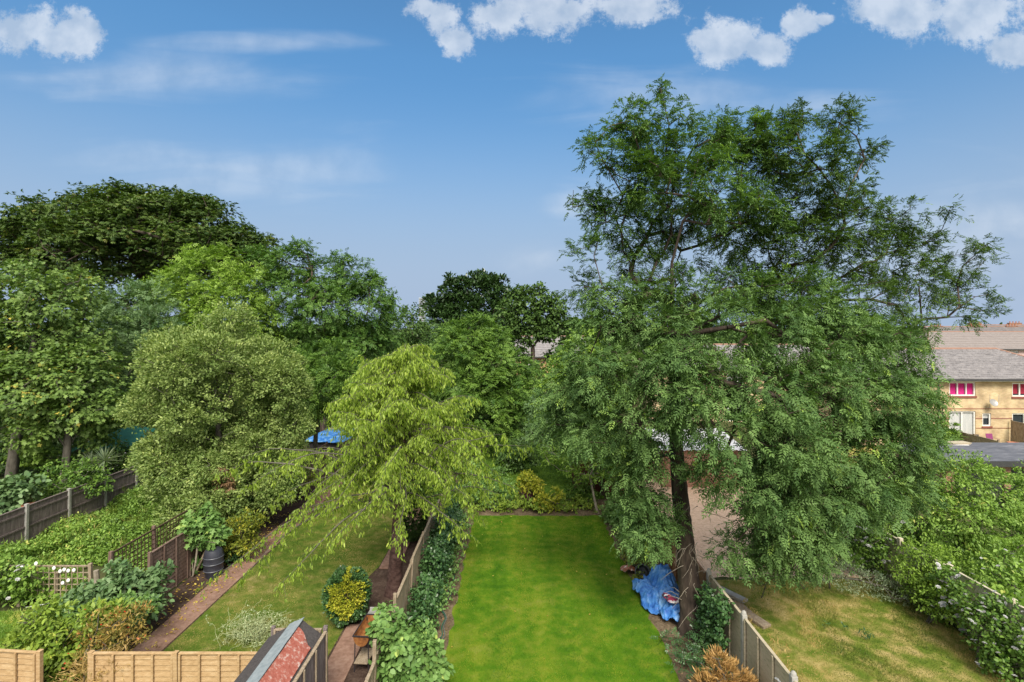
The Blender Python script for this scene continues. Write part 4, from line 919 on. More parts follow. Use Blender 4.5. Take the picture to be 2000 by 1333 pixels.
house('terrace_house', 'farthest slate roofed terrace at the right horizon', 120, 160, 130, 9, 7.0, 9.2, [], M['brick_red'], M['slate'], courses=6, extra=chims((1.5, 12), 3.2, 4.5, 8.6, 1.0))
tw = thing('tower_block', 'tiny pale tower block far off on the horizon', 'tower', (-176, 1000, 0))
mb = MB(); mb.box(-6, 6, 0, 12, 0, 67); mb.build('wall', M['tower'], tw)
for zz in range(16):
    mb = MB(); mb.box(-5.2, 5.2, -.3, -.05, 6 + zz * 3.8, 7.8 + zz * 3.8); mb.build('window_band', M['slate'], tw)
# garage with flat roof
ga = thing('garage', 'flat roofed garage block with dark doors behind the big green hedge', 'garage', (20.0, 23.6, 0))
mb = MB(); wall_holes(mb, 12.2, 2.2, [(x, x + 2.3, 0, 2.0) for x in (.4, 3.0, 5.6, 8.2)], .2); mb.box(0, .2, .2, 3.3, 0, 2.2); mb.box(12, 12.2, .2, 3.3, 0, 2.2); mb.box(.2, 12, 3.1, 3.3, 0, 2.2); mb.build('wall', M['brick_red'], ga)
for x in (.4, 3.0, 5.6, 8.2):
    mb = MB()
    for q in range(8): mb.box(x + .02 + q * .2825, x + .29 + q * .2825, .08, .12, .02, 1.98)
    mb.build('door', M['dark_door'], ga)
mb = MB(); mb.box(-.25, 12.5, -.3, 3.55, 2.22, 2.4); mb.build('roof', M['garage_roof'], ga, bevel=.015)
mb = MB(); mb.box(-.27, 12.52, -.34, -.305, 2.16, 2.42); mb.build('fascia', M['gutter'], ga)
for i in range(3):
    mb = MB(); mb.box(-.5, .6, -.25, .25, 0, .035); o = mb.build('board_sheet', M['wood_pale'] if i else M['metal_sheet'], None, (23.0 + .1 * i, 26.7, 2.41 + .04 * i)); o.rotation_euler = (0, 0, .1 * i - .1); tag(o, ['lowest pale sheet stacked on the garage roof', 'middle pale sheet stacked on the garage roof', 'topmost pale sheet stacked on the garage roof'][i], 'sheet')
ob = thing('outbuilding', 'low outbuilding with white corrugated roof glimpsed beside the big trunk', 'outbuilding', (8.0, 27.2, 0))
mb = MB(); mb.box(0, 4.2, 0, 3, 0, 2.0); mb.build('wall', M['brick_red'], ob)
mb = MB(); n = 56
vs = []
for i in range(n + 1): x = -.15 + 4.5 * i / n; z = .03 * math.sin(i * 1.57); vs += [(x, -.3, 2.05 + z), (x, 3.2, 2.5 + z)]
mb.add(vs, [(2 * i, 2 * i + 2, 2 * i + 3, 2 * i + 1) for i in range(n)]); o = mb.build('roof', M['metal_sheet'], ob); so = o.modifiers.new('s', 'SOLIDIFY'); so.thickness = .01
hut = thing('garden_shed', 'dark red brown shed behind the slim multi stemmed tree', 'shed', (3.3, 26.4, 0))
mb = MB()
for q in range(14): mb.box(q * .15, q * .15 + .145, 0, .03 + .004 * (q % 2), 0, 1.9)
mb.box(0, 2.1, .04, 1.9, 0, 1.9); mb.build('wall', noisemat('red_shed', [(.06, .02, .015), (.14, .05, .035)], 3, stretch=(5, 1, .5)), hut)
mb = MB(); mb.box(-.1, 2.2, -.12, 2.0, 1.92, 1.98); mb.build('roof', M['felt_dark'], hut)

def chair(label, x, y, rz, mat, s=1.0):
    c = thing('garden_chair', label, 'chair', (x, y, 0), rz)
    mb = MB(); mb.box(-.24, .24, -.22, .22, .41, .45); mb.build('seat', mat, c, bevel=.01)
    mb = MB(); mb.box(-.24, .24, 0, .03, 0, .5, M=Matrix.Translation((0, .2, .45)) @ Matrix.Rotation(-.2, 4, 'X')); mb.build('backrest', mat, c, bevel=.01)
    for a in (-.22, .22):
        for b in (-.2, .2): mb = MB(); mb.tube([(a * 1.1, b * 1.15, 0), (a, b, .41)], .014, 6); mb.build('leg', M['steel_dark'], c)
    for a in (-.26, .26): mb = MB(); mb.tube([(a, -.2, .41), (a, -.2, .64), (a, .22, .66)], .016, 6); mb.build('arm', mat, c)
chair('bright red garden chair in front of the white patio doors', 31.6, 35.4, .3, M['red_plastic'])
chair('purple and red chair against the yellow brick wall', 34.0, 36.2, 0, M['purple_plastic'])
chair('dark chair between the red chair and the patio door', 32.6, 36.0, -.5, M['steel_dark'])
tb = thing('patio_table', 'low dark patio table beside the red chair', 'table', (32.3, 34.6, 0), .1)
mb = MB(); mb.box(-.6, .6, -.35, .35, .5, .55); mb.build('tabletop', M['steel_dark'], tb, bevel=.01)
for a in (-.52, .52):
    for b in (-.3, .3): mb = MB(); mb.tube([(a, b, 0), (a, b, .5)], .02, 6); mb.build('leg', M['steel_dark'], tb)
mb = MB(); mb.lathe([(.001, 0), (.24, 0), (.34, .45), (.37, .45), (.37, .5), (.33, .5), (.30, .44), (.001, .42)], 20); o = mb.build('flower_pot', M['terracotta'], None, (34.9, 35.6, 0), smooth=True); tag(o, 'terracotta pot on the patio beside the purple chair', 'pot')
mb = MB(); mb.lathe([(.001, 0), (.16, 0), (.22, .3), (.24, .3), (.24, .34), (.2, .33), (.001, .29)], 20); o = mb.build('flower_pot', M['terracotta'], None, (-19.05, 20.2, 1.2), smooth=True); tag(o, 'terracotta pot showing above the dark fence at far left', 'pot')
mb = MB(); mb.box(-.25, .25, -.25, .25, 0, 1.2); o = mb.build('brick_pier', M['brick_red'], None, (-19.05, 20.2, 0)); tag(o, 'brick pier carrying the terracotta pot behind the dark fence', 'pier')

# ------------------------------------------------------------------ trees
# the big ash on the right: trunk beside the tarpaulins, crown over two gardens
ash_leaf = dict(kind='pinnate', nl=13, cr=.27, L=.105, Wd=.036, R=.24, m=4, out=.7, rnd=.75, grav=-.28, tvar=.45)
ash_up = PB(15.2, (1290, 172, 20, .5), (1243, 232, 42), (1225, 262, 38, 1), (1180, 318, 40), (1162, 280, 16), (1120, 372, 18, .3), (1118, 405, 10, .3), (1150, 400, 30, 1), (1300, 300, 60, 1.5), (1330, 228, 26), (1395, 255, 40, 1), (1420, 300, 55, 2), (1250, 345, 62),
            (1200, 420, 62, 1), (1310, 400, 75, 2), (1400, 380, 62, -1), (1160, 500, 46), (1140, 560, 36, 1), (1240, 500, 62, 1.5), (1330, 490, 60, 3), (1445, 440, 70, 1.5), (1490, 330, 56, 2.5), (1200, 590, 48, -.5), (1455, 270, 50, 2), (1480, 400, 66, 1), (1380, 340, 56, 0), (1500, 250, 34, 2))
ash_right = PB(16.6, (1540, 235, 46, 1), (1520, 300, 42), (1640, 240, 36, 1.5), (1665, 205, 18, 1.5), (1680, 300, 38, 2), (1600, 330, 62), (1660, 365, 40, 1), (1560, 400, 74, 2), (1650, 440, 74), (1500, 480, 70, 1), (1590, 510, 85), (1745, 430, 42, 1.5), (1720, 500, 66, 2),
               (1855, 410, 13, 1), (1800, 480, 46, 2), (1795, 560, 56, 1), (1880, 520, 44, 2), (1925, 480, 16, 2), (1905, 580, 38, 1.5), (1930, 610, 14, 1), (1850, 620, 42, 1), (1700, 585, 70, -.5), (1780, 640, 48), (1450, 560, 60, 3))
ash_low = PB(14.4, (1215, 600, 44, .5), (1270, 575, 44, 1), (1370, 590, 50, 0), (1490, 590, 56, .8), (1620, 600, 60, 1.2), (1175, 640, 44, 0), (1320, 560, 40, -.4), (1325, 700, 46, -2.2), (1345, 760, 44, -2.4), (1310, 810, 36, -1.6), (1440, 560, 48, .5), (1320, 600, 50, 1.5), (1560, 590, 75, 0), (1240, 640, 62), (1330, 655, 66, -1), (1420, 640, 68, -1.5), (1540, 660, 80, -1), (1640, 660, 75), (1720, 690, 75, .5), (1150, 700, 55), (1110, 765, 52, .3), (1200, 730, 62, -1), (1290, 735, 50, -1.8), (1400, 745, 62, -2),
             (1500, 770, 78, -2), (1610, 770, 80, -1.5), (1710, 790, 75, -.5), (1780, 760, 50, .5), (1165, 835, 58, -.3), (1250, 830, 58, -1.5), (1085, 830, 36, .5), (1350, 800, 40, -2.2), (1430, 850, 66, -2.2), (1540, 865, 75, -2), (1640, 870, 75, -1), (1740, 870, 66), (1800, 840, 40, .6))
ash_hang = PB(13.6, (1225, 905, 46, .5), (1255, 955, 42, .3), (1280, 995, 40, .4), (1245, 1040, 38, .2), (1288, 1050, 28, 0), (1275, 895, 36, -.3), (1400, 930, 48, -1), (1500, 940, 72, -.8), (1590, 960, 74, -.3), (1680, 960, 66), (1480, 1010, 56, -.6), (1550, 1035, 62, -.4), (1615, 1020, 46, .1),
              (1510, 1070, 44, -.3), (1570, 1085, 34, 0), (1530, 1105, 24, 0), (1600, 1095, 18, 0), (1460, 1100, 20, -.2), (1700, 985, 36, .8), (1430, 1070, 26, -.4), (1760, 950, 46, 1))
def ash_extra(root, rng, P, D): pass
tb_ = (5.10, 14.3, 0)
allb = ash_up + ash_low + ash_hang
tree('ash_tree', 'tall spreading ash with feathery leaves towering over the blue tarpaulins', 'tree', tb_, (4.72, 14.9, 10.4), .33, .045, allb, ash_leaf, M['ash'], M['bark_dark'], dens=8.2, seed=21, attach=7, gap=.34, topz=9.5, hi=.7, gs=1.1, shell=2.2, step=.9, tip=.0065, twig=.5, bend=.12, lift=.05, tn=18, k=20, cut=.6)
tree('ash_tree', 'ash with shade painted into its leaves leaning to the right behind the towering ash', 'tree', (9.2, 19.0, 0), (8.9, 17.9, 10.4), .26, .09, ash_right, dict(ash_leaf, nl=13), M['ash_shaded'], M['bark_dark'], dens=7.2, seed=22, attach=5, gap=.38, topz=8.6, gs=1.1, shell=2.2, step=.9, tip=.0065, twig=.5, lift=.04, cut=.6, k=15)
# ivy twigs low on the big trunk
rng = np.random.default_rng(5); mb = MB()
for i in range(46):
    z = rng.uniform(.9, 4.2); a = rng.uniform(2.6, 6.6); r = .31; p = Vector((r * math.cos(a), r * math.sin(a), z)); pts = [p]
    d = Vector((math.cos(a) * .6 + rng.normal() * .4, math.sin(a) * .4 - .1, rng.uniform(-.4, .5)))
    for q in range(6): p = p + d * .11; d = d + Vector((rng.normal() * .25, rng.normal() * .2, -.13)); pts.append(p)
    mb.tube(pts, [.010 - .0012 * q for q in range(7)], 4)
o = mb.build('bare_creeper', M['bark_pale']); o.location = (5.03, 14.35, 0); tag(o, 'tangle of bare pale creeper stems on the big ash trunk', 'creeper')

# weeping lime green cherry in the middle
def weeping_tree():
    rng = np.random.default_rng(31); base = np.array((-3.76, 16.3, 0))
    root = thing('weeping_tree', 'lime green weeping cherry standing beside the slanting fence', 'tree', tuple(base))
    pts, rad = trunk_line(rng, (0, 0, -.1), (.30, .25, 7.7), .23, .035, k=16, bend=.035, flare=1.35)
    V, F = trunk_mesh(rng, pts, rad, 16, .06); Vs, Fs = [V], [F]; off = len(V)
    CP_, CD_ = [], []; p0s, p1s, r0s, r1s = [], [], [], []
    specs = [(2.9, 178, 5.5, .38), (3.1, 184, 5.2, .5), (2.9, 190, 4.6, .5), (3.3, 172, 4.6, .5), (3.6, 196, 4.2, .5), (3.7, 168, 4.0, .4), (3.5, 5, 3.9, .5), (3.8, -15, 3.7, .5), (3.4, 30, 3.8, .5), (2.7, 200, 3.6, .30), (3.1, 160, 4.2, .45), (3.3, 215, 3.2, .3), (2.9, -8, 3.0, .35), (3.3, 20, 3.0, .4), (3.2, -30, 2.7, .35), (3.5, -60, 2.6, .3), (3.4, 240, 2.6, .3)]
    for i in range(124):
        h = 3.9 + 3.9 * (i / 123) ** 1.0; f = (h - 3.3) / 4.6; specs.append((h, rng.uniform(0, 360), (2.9 * (1 - f) ** .8 + .5) * rng.uniform(.7, 1.12), rng.uniform(.25, .9)))
    for (h, az, L, rise) in specs:
        a = math.radians(az); zc = np.interp(h, pts[:, 2], np.arange(len(pts))); k = int(min(len(pts) - 2, zc)); o = pts[k] + (pts[k + 1] - pts[k]) * (zc - k)
        d = np.array((math.cos(a), math.sin(a), rise)); n = 13; q = o.copy(); path = [q]; st = L / n * 1.12
        for j in range(n):
            d = d + rng.normal(size=3) * .10 - UP * (.070 + .030 * j / n); d = d / np.linalg.norm(d); q = q + d * st; path.append(q)
        path = np.array(path); r = np.linspace(.012 + .008 * L, .004, n + 1)
        p0s.append(path[:-1]); p1s.append(path[1:]); r0s.append(r[:-1]); r1s.append(r[1:])
        for j in range(2, n + 1):
            ntw = 2 + j % 2
            for s in range(ntw):
                tl = rng.uniform(.25, .75) * (1.1 - .4 * j / n); sd = norm(rng.normal(size=3) + d * .6); sd[2] = min(sd[2], .15); c0 = path[j]; m = 4
                w = [c0]; dd = sd.copy()
                for z in range(m): dd = dd - UP * .28; dd = dd / np.linalg.norm(dd); w.append(w[-1] + dd * tl / m)
                w = np.array(w); p0s.append(w[:-1]); p1s.append(w[1:]); r0s.append(np.full(m, .0035)); r1s.append(np.full(m, .0025))
                CP_.append(w[1:]); CD_.append(np.tile(dd, (m, 1)))
            CP_.append(path[j:j + 1]); CD_.append(d[None])
    P0, P1, R0, R1 = map(np.concatenate, (p0s, p1s, r0s, r1s)); V2, F2 = tubes_np(P0, P1, R0, R1, 5)
    link_mesh('trunk', idx_mesh('trunk', V, F, True), M['bark_red'], root)
    link_mesh('branches', idx_mesh('branches', V2, F2, True), M['bark_grey'], root)
    P = np.concatenate(CP_); D = np.concatenate(CD_)
    Vc, kk, T = crown_leaves(rng, P, D, kind='oval', nl=4, cr=.07, L=.11, Wd=.036, out=.35, rnd=.55, grav=-.75, up=.4, face=.5, jit=.7, tvar=.7)
    link_mesh('crown', np_mesh('crown', Vc, kk, T), M['cherry'], root)
weeping_tree()

# bay laurel: one big dense evergreen mound on the left
lb = lump(-12.45, 22.0, 5.3, 3.1, 3.0, 4.05, 34, 1.15, 41) + lump(-12.2, 21.3, 2.2, 3.0, 2.5, 2.2, 18, .9, 42, core=False) + PB(21.8, (545, 760, 60), (575, 830, 38), (560, 900, 42), (300, 880, 36), (270, 800, 34), (310, 950, 30))
tree('laurel_tree', 'huge dense laurel with small glossy leaves filling the weedy garden', 'tree', (-12.7, 22.0, 0), (-12.6, 22, 5.6), .16, .09, lb, dict(kind='lance', nl=26, cr=.22, L=.098, Wd=.047, out=.8, flat=.6, rnd=.7, grav=.1, up=.8, face=.9, jit=.5, tvar=.5), M['laurel'], M['bark_grey'], dens=10, seed=43, attach=2, shell=3.5, twig=.25, back=.5, step=.7, cut=.8, tip=.01)
rng = np.random.default_rng(9); P = ball(rng, 60) * np.array((.34, .26, .6)); Vc, kk, T = crown_leaves(rng, P, norm(P), kind='oval', nl=12, cr=.1, L=.12, Wd=.06, grav=-.5)
o = link_mesh('withered_branch', np_mesh('withered_branch', Vc, kk, T), M['dead']); o.location = at(437, 942, 19.4); tag(o, 'hanging clump of brown withered leaves on the laurel', 'branch')
# sycamores behind the dark fence
syc = dict(kind='lobed', nl=13, cr=.36, L=.15, Wd=.135, out=.55, rnd=.5, grav=-.35, up=1.4, jit=.35, tvar=.5)
s1 = PB(25, (30, 560, 66), (-30, 600, 80), (110, 590, 72), (60, 660, 90), (160, 660, 66, 1), (-40, 720, 90), (70, 750, 88, -1), (165, 740, 70), (20, 820, 70, -1), (110, 830, 60, -1), (210, 780, 40, 1), (195, 690, 50, 2), (-60, 820, 70), (150, 560, 44, 2))
tree('sycamore_tree', 'broad sycamore with yellowish tips and a straight grey trunk at far left', 'tree', (-24.3, 24.6, 0), (-22.6, 24.8, 9), .27, .12, s1[:8] + s1[12:], syc, M['syca'], M['bark_grey'], dens=4.4, seed=51, attach=4, gap=.2, twig=.2, back=.6)
s2 = PB(24, (150, 700, 50, 1), (165, 790, 55), (100, 800, 60), (215, 800, 42, 1), (140, 740, 60), (190, 850, 30, 1), (60, 850, 34, -1))
tree('sycamore_tree', 'smaller dark sycamore with a leaning grey trunk behind the dark fence', 'tree', (-21.0, 23.8, 0), (-20.6, 24, 5.6), .19, .10, s2, syc, M['syca'], M['bark_grey'], dens=5.0, seed=52, attach=4, gap=.15, twig=.2, back=.6)
# the great chestnut dome
c1 = lump(-33.5, 46, 14.2, 12.2, 8, 6.2, 46, 2.5, 61, up=.7) + PB(44, (-10, 500, 60), (35, 455, 42), (470, 480, 46), (505, 500, 26), (90, 430, 40), (170, 410, 36), (270, 395, 30), (330, 400, 38), (400, 425, 40))
tree('chestnut_tree', 'great dark domed chestnut rising above all the other trees at left', 'tree', (-33, 46, 0), (-33, 46, 11), .7, .4, c1, dict(kind='palmate', nl=11, cr=.65, L=.27, Wd=.105, out=.4, rnd=.5, grav=-.1, up=1.6, jit=.25), M['chestnut'], M['bark_dark'], dens=1.05, seed=62, attach=4, gap=.38, gs=2.4, twig=.5, back=.5, step=1.6, tip=.03, low=.5, cut=.6)
# light feathery tree below the dome
tree('acacia_tree', 'pale yellow green feathery tree below the dark chestnut dome', 'tree', (-21.5, 36, 0), (-21.2, 36, 7), .22, .1, PB(36, (400, 545, 66), (350, 600, 62, -1), (450, 600, 70, -1), (500, 560, 46), (420, 650, 70, -2), (330, 560, 34), (490, 640, 50, -1), (350, 680, 60, -1), (440, 510, 30)),
     dict(kind='pinnate', nl=7, cr=.42, L=.16, Wd=.07, R=.42, m=3, out=.7, rnd=.6, grav=-.1), M['bright'], M['bark_grey'], dens=2.6, seed=71, gap=.15, twig=.1, back=.4)
tree('acacia_tree', 'bluish feathery tree between the sycamore and the laurel', 'tree', (-24.5, 33, 0), (-24.2, 33, 6), .22, .1, PB(32, (255, 600, 52), (290, 660, 60, -1), (225, 640, 46), (300, 580, 36), (250, 710, 60, -1), (200, 700, 46), (310, 730, 55, -1), (215, 780, 60, 0), (280, 800, 60, 1), (180, 860, 50, 1)),
     dict(kind='pinnate', nl=7, cr=.38, L=.15, Wd=.06, R=.4, m=3, out=.8, rnd=.5, grav=.1), M['blue'], M['bark_grey'], dens=2.8, seed=72, gap=.15, twig=.1, back=.4)
# dark green tree right of the dome
tree('robinia_tree', 'dark green tree with thin sprigs on its skyline left of centre', 'tree', (-14.0, 38, 0), (-14, 38, 8), .3, .12, PB(38, (525, 520, 40), (575, 520, 44), (600, 500, 22), (583, 483, 11), (640, 545, 48), (665, 505, 16), (690, 540, 40), (720, 560, 26), (735, 545, 12), (560, 580, 60, -1), (640, 600, 62, -2), (720, 605, 46, -1), (755, 585, 17), (765, 600, 14), (540, 640, 50), (620, 660, 62, -1), (700, 665, 56, -1), (745, 650, 30), (770, 615, 14), (480, 520, 30), (590, 715, 60), (670, 725, 60)),
     dict(kind='pinnate', nl=7, cr=.42, L=.15, Wd=.075, R=.38, m=3, out=.7, rnd=.6, grav=-.05), M['robinia'], M['bark_dark'], dens=2.9, seed=73, gap=.34, gs=1.6, twig=.25, back=.5, step=1.2, tip=.015)
tree('elder_tree', 'mid green feathery tree over the blue covered trailer', 'tree', (-11.0, 28.6, 0), (-10.9, 28.6, 4.5), .16, .08, PB(28, (610, 720, 42), (650, 700, 40), (690, 730, 40), (620, 770, 46, -1), (680, 780, 36), (650, 740, 46, -1), (590, 800, 30), (640, 785, 26, 1)),
     dict(kind='pinnate', nl=8, cr=.3, L=.13, Wd=.05, R=.32, m=3, out=.8, rnd=.5, grav=-.05), M['mid'], M['bark_grey'], dens=4.2, seed=74, gap=.1, twig=.1, back=.5)
tree('hawthorn_tree', 'dark tangled tree behind the top of the lime weeping cherry', 'tree', (-9.4, 44, 0), (-9.4, 44, 5), .2, .1, PB(44, (770, 650, 40), (805, 640, 34), (835, 655, 36), (790, 690, 44), (840, 700, 46), (760, 700, 40), (730, 690, 36), (800, 610, 16), (815, 620, 16), (775, 740, 50), (840, 750, 50)),
     dict(kind='oval', nl=12, cr=.45, L=.2, Wd=.12), M['dark'], M['bark_dark'], dens=2.2, seed=75, gap=.3, twig=.3, back=.5)
# centre: fluffy green tree, holly-dark tree, round tree with open limbs
tree('elder_tree', 'round fluffy green tree standing straight beyond the bright lawn', 'tree', (-1.9, 35, 0), (-1.9, 35, 5.5), .25, .1, PB(34.5, (925, 655, 40), (890, 650, 26), (965, 665, 34), (900, 690, 46, -1), (955, 705, 50, -1), (1000, 720, 38), (880, 740, 46), (930, 755, 55, -2), (990, 770, 46, -1), (1020, 760, 26), (890, 800, 46), (940, 815, 50, -2), (1000, 820, 38, -1), (870, 700, 30), (935, 630, 18), (1030, 800, 20)),
     dict(kind='pinnate', nl=8, cr=.36, L=.16, Wd=.06, R=.36, m=3, out=.8, rnd=.5, grav=.0), M['mid'], M['bark_dark'], dens=3.4, seed=81, gap=.08, twig=.1, back=.5)
tree('holly_tree', 'very dark spiky topped evergreen on the skyline near the centre', 'tree', (-5.4, 60, 0), (-5.4, 60, 10), .35, .15, PB(60, (885, 570, 24), (905, 560, 22), (880, 545, 10), (925, 565, 22), (922, 542, 9), (940, 552, 16), (938, 538, 8), (962, 560, 20), (958, 542, 9), (975, 550, 12), (975, 580, 20), (850, 600, 22), (870, 620, 30), (905, 605, 34), (950, 605, 34), (840, 588, 10), (890, 640, 30), (985, 610, 20), (930, 640, 34)),
     dict(kind='oval', nl=12, cr=.5, L=.34, Wd=.17, out=.9, grav=.4), M['pine'], M['bark_dark'], dens=3.4, seed=82, gap=.15, gs=2, twig=.35, back=.5, step=1.5, tip=.03)
tree('maple_tree', 'round headed tree with dark open limbs showing below its crown', 'tree', (1.9, 50, 0), (2.0, 50, 6.6), .28, .2, PB(50, (1015, 575, 20), (1050, 568, 14), (1060, 585, 22), (1030, 590, 26), (1085, 600, 20), (1092, 583, 8), (1000, 600, 24), (985, 625, 26), (1020, 625, 28), (1060, 620, 28), (1095, 625, 18), (990, 655, 26), (1030, 655, 20), (1075, 650, 24), (1100, 640, 10), (1040, 640, 20), (1010, 690, 16), (1085, 690, 18), (1110, 670, 16), (1050, 720, 14)),
     dict(kind='oval', nl=12, cr=.42, L=.26, Wd=.17), M['dark'], M['bark_dark'], dens=3.2, seed=83, gap=.12, gs=1.6, twig=.6, back=.6, step=1.3, tip=.035, attach=5)
tree('hawthorn_tree', 'rounded green tree closing the view between the fluffy tree and the big ash', 'tree', (2.6, 41, 0), (2.6, 41, 3.8), .18, .08, PB(41, (1050, 735, 26), (1080, 720, 26), (1030, 760, 30), (1070, 770, 34), (1105, 745, 26), (1040, 800, 34), (1090, 810, 34), (1120, 720, 20)),
     dict(kind='oval', nl=12, cr=.4, L=.17, Wd=.10), M['mid'], M['bark_dark'], dens=2.8, seed=87, gap=.1, twig=.1, back=.5)
tree('maple_tree', 'yellow green tree at the left edge of the towering ash', 'tree', (4.4, 30.5, 0), (4.4, 30.5, 4.5), .2, .08, PB(30, (1140, 680, 40), (1170, 665, 34), (1110, 700, 34), (1120, 745, 42, -1), (1175, 730, 46), (1085, 750, 30), (1110, 800, 46, -1), (1170, 800, 50), (1075, 800, 30), (1100, 850, 40), (1160, 640, 20)),
     dict(kind='lobed', nl=10, cr=.3, L=.17, Wd=.15, up=1.2, grav=-.3), M['bright'], M['bark_grey'], dens=4.2, seed=84, gap=.1, twig=.1, back=.5)
tree('plum_tree', 'slim multi stemmed small tree at the far right corner of the bright lawn', 'tree', (3.95, 23.4, 0), (3.55, 23.6, 1.7), .06, .045, PB(23.6, (1080, 885, 26), (1110, 905, 26), (1150, 880, 32), (1190, 895, 36), (1160, 915, 30), (1220, 905, 26), (1200, 860, 26), (1160, 850, 22), (1130, 925, 18), (1185, 925, 26)),
     dict(kind='oval', nl=10, cr=.16, L=.10, Wd=.05), M['bright'], M['bark_pale'], dens=8, seed=85, gap=.2, twig=.4, attach=3, step=.35, tip=.008)
tree('plum_tree', 'dark tree filling the corner behind the slim multi stemmed tree', 'tree', (4.6, 26.0, 0), (4.5, 26, 2.8), .12, .06, PB(26, (1060, 800, 30), (1085, 850, 40), (1140, 850, 44), (1040, 850, 24), (1200, 870, 46), (1170, 920, 26), (1100, 820, 40), (1250, 880, 40)),
     dict(kind='oval', nl=12, cr=.24, L=.13, Wd=.06), M['blue'], M['bark_dark'], dens=6, seed=86, twig=.1)
# right: big green hedge tree, small far trees
tree('elder_tree', 'bushy green elder filling the garden behind the pale fence at right', 'tree', (15.3, 17.6, 0), (15.4, 17.7, 2.6), .13, .06, PB(17.5, (1880, 940, 60), (1950, 970, 66), (1820, 940, 46), (1800, 1000, 54), (1880, 1010, 66, -.5), (1960, 1050, 60, -.5), (2040, 1010, 70), (1850, 1060, 44), (1920, 1090, 44, -.4), (2020, 930, 36), (1760, 960, 40, .5), (1780, 1040, 36), (1990, 1110, 40)),
     dict(kind='lance', nl=19, cr=.2, L=.10, Wd=.042, grav=-.35, out=.8, rnd=.6), M['weed'], M['bark_grey'], dens=9.5, seed=91, gap=.12, gs=.7, twig=.15, back=.7)
tree('birch_sapling', 'slender sapling climbing in front of the yellow brick wall', 'sapling', (29.0, 34.6, 0), (29, 34.6, 3.6), .05, .03, PB(34.5, (1838, 800, 10), (1842, 822, 16), (1835, 850, 22), (1850, 860, 22), (1838, 785, 6), (1860, 840, 12)),
     dict(kind='oval', nl=10, cr=.2, L=.16, Wd=.08), M['mid'], M['bark_grey'], dens=6, seed=92, twig=.3)
# trees and roofs on the horizon
rng = np.random.default_rng(99); far = []
for i in range(260):
    x = rng.uniform(-190, 170); y = rng.uniform(120, 210)
    if x > 60 and y < 140: continue
    r = rng.uniform(3, 5.5); far.append((x, y, rng.uniform(2.0, 5.6), r, r, r * .9))
Pf, Df = blob_clumps(rng, far, .42, 3, back=.2); Vc, kk, T = crown_leaves(rng, Pf, Df, kind='oval', nl=7, cr=1.0, L=.9, Wd=.6)
tag(link_mesh('distant_wood', np_mesh('distant_wood', Vc, kk, T), M['dark']), 'far off band of trees along the horizon', 'wood', kind='stuff')
for i, (px, Y, top, lab) in enumerate(((1118, 90, 618, 'small dark far tree seen left of the towering ash'), (1142, 84, 612, 'pointed far tree just left of the towering ash'), (1560, 70, 668, 'far tree behind the crown of the towering ash'), (700, 90, 640, 'far tree behind the dark green tree left of centre'), (1790, 84, 650, 'far tree left of the pink rendered house'))):
    b = at(px, 640, Y); z = at(px, top, Y)[2]
    tree('distant_tree', lab, 'tree', (b[0], Y, 0), (b[0], Y, z * .5), .25, .12, lump(b[0], Y, z * .6, 3, 3, z * .38, 9, 1.3, 200 + i), dict(kind='oval', nl=8, cr=.5, L=.45, Wd=.3), M['dark'], M['bark_dark'], dens=1.2, seed=210 + i, twig=0)

# ------------------------------------------------------------------ shrubs, climbers, beds
def GB(Y, *items): return PB(Y, *items)
BR = dict(kind='oval', nl=10, cr=.13, L=.11, Wd=.06, grav=-.2)
# yellow hearted topiary
rng = np.random.default_rng(7)
def topiary(name, label, c, r, h, seed, yellow=True):
    rng = np.random.default_rng(seed); root = thing(name, label, 'shrub', (c[0], c[1], 0)); n = 1500
    d = norm(rng.normal(size=(n, 3))); P = d * np.array((r, r, h / 2)) * (.86 + .14 * rng.random((n, 1))) * (1 + .05 * np.sin(d[:, :1] * 7 + d[:, 2:3] * 5)) + np.array((0, 0, h / 2 + .04))
    if yellow:
        s = (d @ norm(np.array((.28, -.92, .25)))) + .09 * np.sin(d[:, 0] * 9) + .07 * np.sin(d[:, 2] * 11 + 2); k = s > .70; k |= (rng.random(n) < .03) & (s > .3)
        k |= (np.abs(d[:, 0] - .12) < .10) & (d[:, 2] > .75)
    else: k = np.zeros(n, bool)
    a = dict(kind='oval', nl=11, cr=.06, L=.065, Wd=.034, out=.9, grav=.2, rnd=.6)
    V, kk, T = crown_leaves(rng, P[~k], d[~k], **a); link_mesh('foliage', np_mesh('foliage', V, kk, T), M['ivy'] if yellow else M['dark'], root)
    if yellow: V, kk, T = crown_leaves(rng, P[k] * 1.02, d[k], **a); o = link_mesh('golden_foliage', np_mesh('golden_foliage', V, kk, T), M['yellow'], root); o['label'] = 'bright yellow variegated patch facing the lawn'
    mb = MB(); mb.tube([(0, 0, 0), (0, 0, h * .6)], .05, 8); mb.build('stem', M['bark_dark'], root)
topiary('clipped_shrub', 'clipped egg shaped evergreen with a bright yellow patch on the lawn edge', (-4.75, 14.75), .60, 1.5, 8)
topiary('clipped_shrub', 'dark clipped evergreen between the weeping cherry and the slanting fence', (-3.95, 20.4), .55, 2.0, 9, False)
